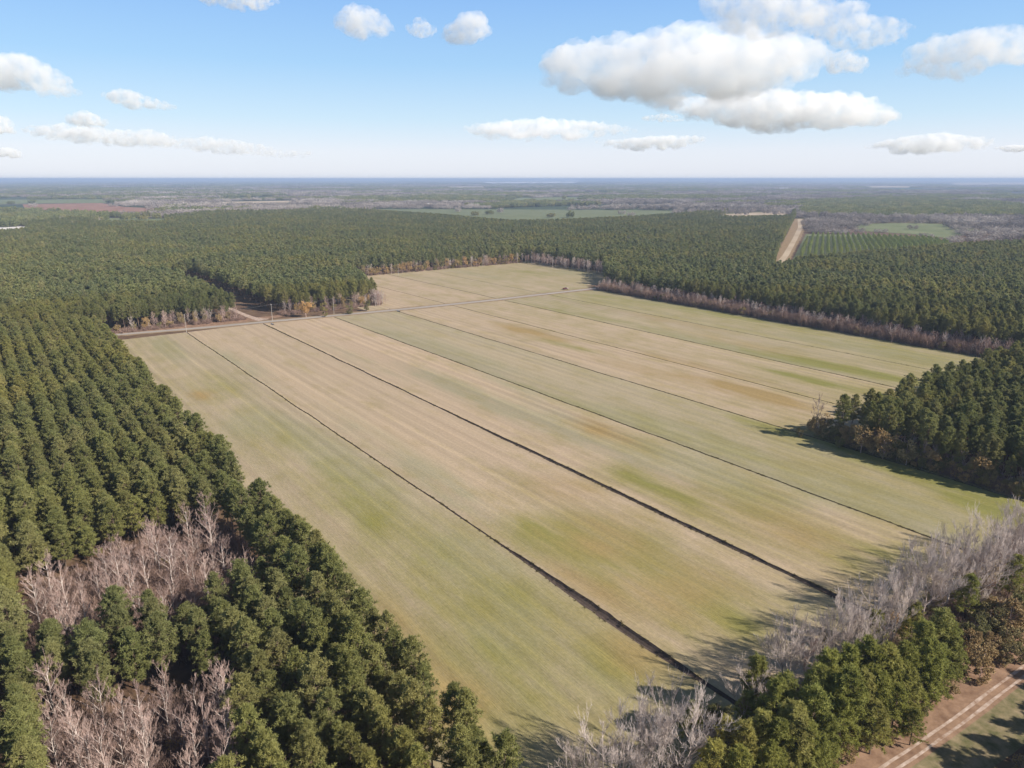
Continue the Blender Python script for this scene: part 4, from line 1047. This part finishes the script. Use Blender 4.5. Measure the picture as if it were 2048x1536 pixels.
def cloud(prof, label, seed, base_y=None, vox=None, dens=1.0, rag=0.0):
    """prof: list of (px x, px top, px bottom) along the cloud"""
    r = random.Random(seed)
    xs = [p[0] for p in prof]; tops = [p[1] for p in prof]; bots = [p[2] for p in prof]
    cx_ = (xs[0] + xs[-1]) / 2; by = max(bots)
    d = ray(cx_, by); t = (BASE_ALT) / d[2]           # depth where the cloud base stands
    mpp = t / F
    right = Vector((cY, -sY, 0)); fwd = Vector((sY, cY, 0))
    C0 = Vector((0, 0, H)) + Vector(d) * t
    bm = bmesh.new(); W = (xs[-1] - xs[0]) * mpp
    mth = max(b - a for _, a, b in prof) * mpp
    n = int(60 + 170 * min(1, (xs[-1] - xs[0]) / 450))
    for i in range(n):
        px = xs[0] + (xs[-1] - xs[0]) * ((i + r.random()) / n)
        tp = np.interp(px, xs, tops); bt = np.interp(px, xs, bots); th = max(3, bt - tp) * mpp
        rad = th * (.09 + .22 * r.random() ** 1.5)
        zc = r.uniform(rad, max(rad * 1.02, th - rad))
        if r.random() < .3: zc = th - rad * .9
        dep = th * .75 * math.sqrt(max(.08, 1 - (zc / th) ** 2))
        y = r.uniform(-dep, dep)
        c = right * ((px - cx_) * mpp) + fwd * y + Vector((0, 0, zc + (by - bt) * mpp))
        bmesh.ops.create_icosphere(bm, subdivisions=2, radius=1, matrix=Matrix.Translation(c) @ Matrix.Diagonal((rad * 1.7, rad * 1.7, rad, 1)))
    me = bpy.data.meshes.new('cloud'); bm.to_mesh(me); bm.free()
    o = obj('cloud', me); o.location = C0; me.materials.append(cloud_mat(mth, 4.5 / mth * dens, rag))
    rm = o.modifiers.new('remesh', 'REMESH'); rm.mode = 'VOXEL'; rm.voxel_size = vox or max(W / 190, mpp * 1.4)
    for sz, st in ((.40, .34), (.16, .20), (.06, .12)):
        tx = bpy.data.textures.new('puff', 'CLOUDS')
        tx.noise_scale = mth * sz; tx.noise_depth = 3; tx.noise_basis = 'ORIGINAL_PERLIN'
        dm = o.modifiers.new('puff', 'DISPLACE'); dm.texture = tx; dm.texture_coords = 'LOCAL'; dm.strength = mth * st; dm.mid_level = .5
    r2 = o.modifiers.new('close', 'REMESH'); r2.mode = 'VOXEL'; r2.voxel_size = rm.voxel_size * .9
    tag(o, label, 'cloud', 'cumulus clouds')
CLOUDS = [
    ([(1092, 150, 170), (1130, 98, 190), (1200, 100, 200), (1260, 85, 210), (1340, 80, 215), (1420, 68, 212), (1500, 82, 200), (1560, 85, 185), (1620, 102, 160), (1660, 115, 135)], 'largest flat based white cloud right of centre'),
    ([(1300, 200, 215), (1400, 195, 250), (1500, 190, 265), (1600, 192, 268), (1700, 192, 262), (1760, 215, 255), (1800, 235, 248)], 'long cloud directly under the largest cloud'),
    ([(1400, -10, 20), (1450, -5, 60), (1530, -20, 78), (1600, 0, 80), (1640, 10, 60)], 'ragged cloud at the top edge above the largest cloud'),
    ([(1600, 30, 60), (1680, 10, 90), (1740, 40, 102), (1812, 55, 85)], 'ragged cloud right of the top edge cloud'),
    ([(1800, 130, 160), (1850, 85, 155), (1920, 75, 165), (1990, 70, 145), (2070, 90, 130)], 'broad cloud at the upper right edge'),
    ([(925, 255, 265), (980, 246, 282), (1080, 240, 285), (1180, 245, 280), (1270, 258, 268)], 'low flat cloud left of the long cloud'),
    ([(1190, 283, 292), (1280, 276, 305), (1360, 272, 300), (1412, 275, 285)], 'low flat cloud under the long cloud'),
    ([(1730, 290, 300), (1800, 275, 312), (1880, 268, 308), (1980, 280, 300)], 'low grey cloud near the right horizon'),
    ([(1990, 292, 300), (2030, 290, 306), (2080, 292, 302)], 'small low cloud at the right picture edge above the horizon'),
    ([(878, 70, 78), (910, 50, 88), (945, 30, 90), (975, 50, 75)], 'small white thumb shaped cloud at the top centre'),
    ([(675, 45, 62), (710, 18, 78), (750, 22, 75), (786, 55, 70)], 'small white triangular cloud left of the thumb shaped one'),
    ([(410, -15, 12), (470, -20, 20), (520, -12, 24), (552, -5, 12)], 'cloud cut by the top edge on the left'),
    ([(-60, 118, 180), (0, 117, 182), (60, 116, 185), (110, 145, 195), (155, 180, 200)], 'sloping white cloud at the left picture edge'),
    ([(222, 185, 205), (255, 180, 220), (300, 195, 222), (355, 213, 222)], 'small soft cloud right of the sloping one'),
    ([(138, 238, 250), (175, 222, 258), (208, 240, 258)], 'small puffy cloud above the long low left cloud'),
    ([(52, 255, 268), (140, 250, 290), (240, 262, 296), (310, 262, 298), (360, 278, 300)], 'long low cloud on the left'),
    ([(340, 280, 296), (420, 275, 310), (500, 285, 314), (560, 300, 318), (620, 302, 318)], 'low cloud trailing right of the long low left cloud'),
    ([(-50, 235, 270), (0, 232, 272), (26, 255, 272)], 'small cloud cut by the left picture edge'),
    ([(1655, 115, 140), (1685, 105, 152), (1722, 122, 148)], 'small puff at the right tip of the largest cloud'),
    ([(820, 55, 70), (845, 42, 80), (872, 60, 70)], 'faint wisp between the two small top clouds'),
    ([(1285, 232, 242), (1330, 228, 246), (1370, 236, 244)], 'wisp under the left end of the long cloud'),
    ([(-10, 298, 312), (22, 296, 318), (44, 305, 316)], 'tiny low cloud at the left edge above the horizon'),
]
RAG = {2: .05, 3: .07, 4: .04, 10: .05, 11: .05, 13: .03, 18: .05, 19: .09, 20: .08, 15: .02, 16: .06}
for i, (p, lab) in enumerate(CLOUDS): cloud(p, lab, 40 + i, rag=RAG.get(i, 0.0), dens=.9 if i in (0, 1) else .62)

# ------------------------------------------------------------------ haze: one closed box of even, thin air
m = bpy.data.materials.new('haze_air'); m.use_nodes = True; t = m.node_tree
for n_ in list(t.nodes):
    if n_.type != 'OUTPUT_MATERIAL': t.nodes.remove(n_)
out = [n_ for n_ in t.nodes if n_.type == 'OUTPUT_MATERIAL'][0]
pv = t.nodes.new('ShaderNodeVolumePrincipled'); pv.inputs['Color'].default_value = (0.46, 0.58, 0.82, 1); pv.inputs['Density'].default_value = 9.5e-5; pv.inputs['Anisotropy'].default_value = 0.0
t.links.new(pv.outputs[0], out.inputs['Volume'])
A = Acc(); box(A, -95000, 95000, -95000, 95000, -3.0, 112.0)
hz = obj('haze', m2('haze', A.arr(), m)); tag(hz, 'thin blue haze over the distant country', 'haze', kind='stuff')
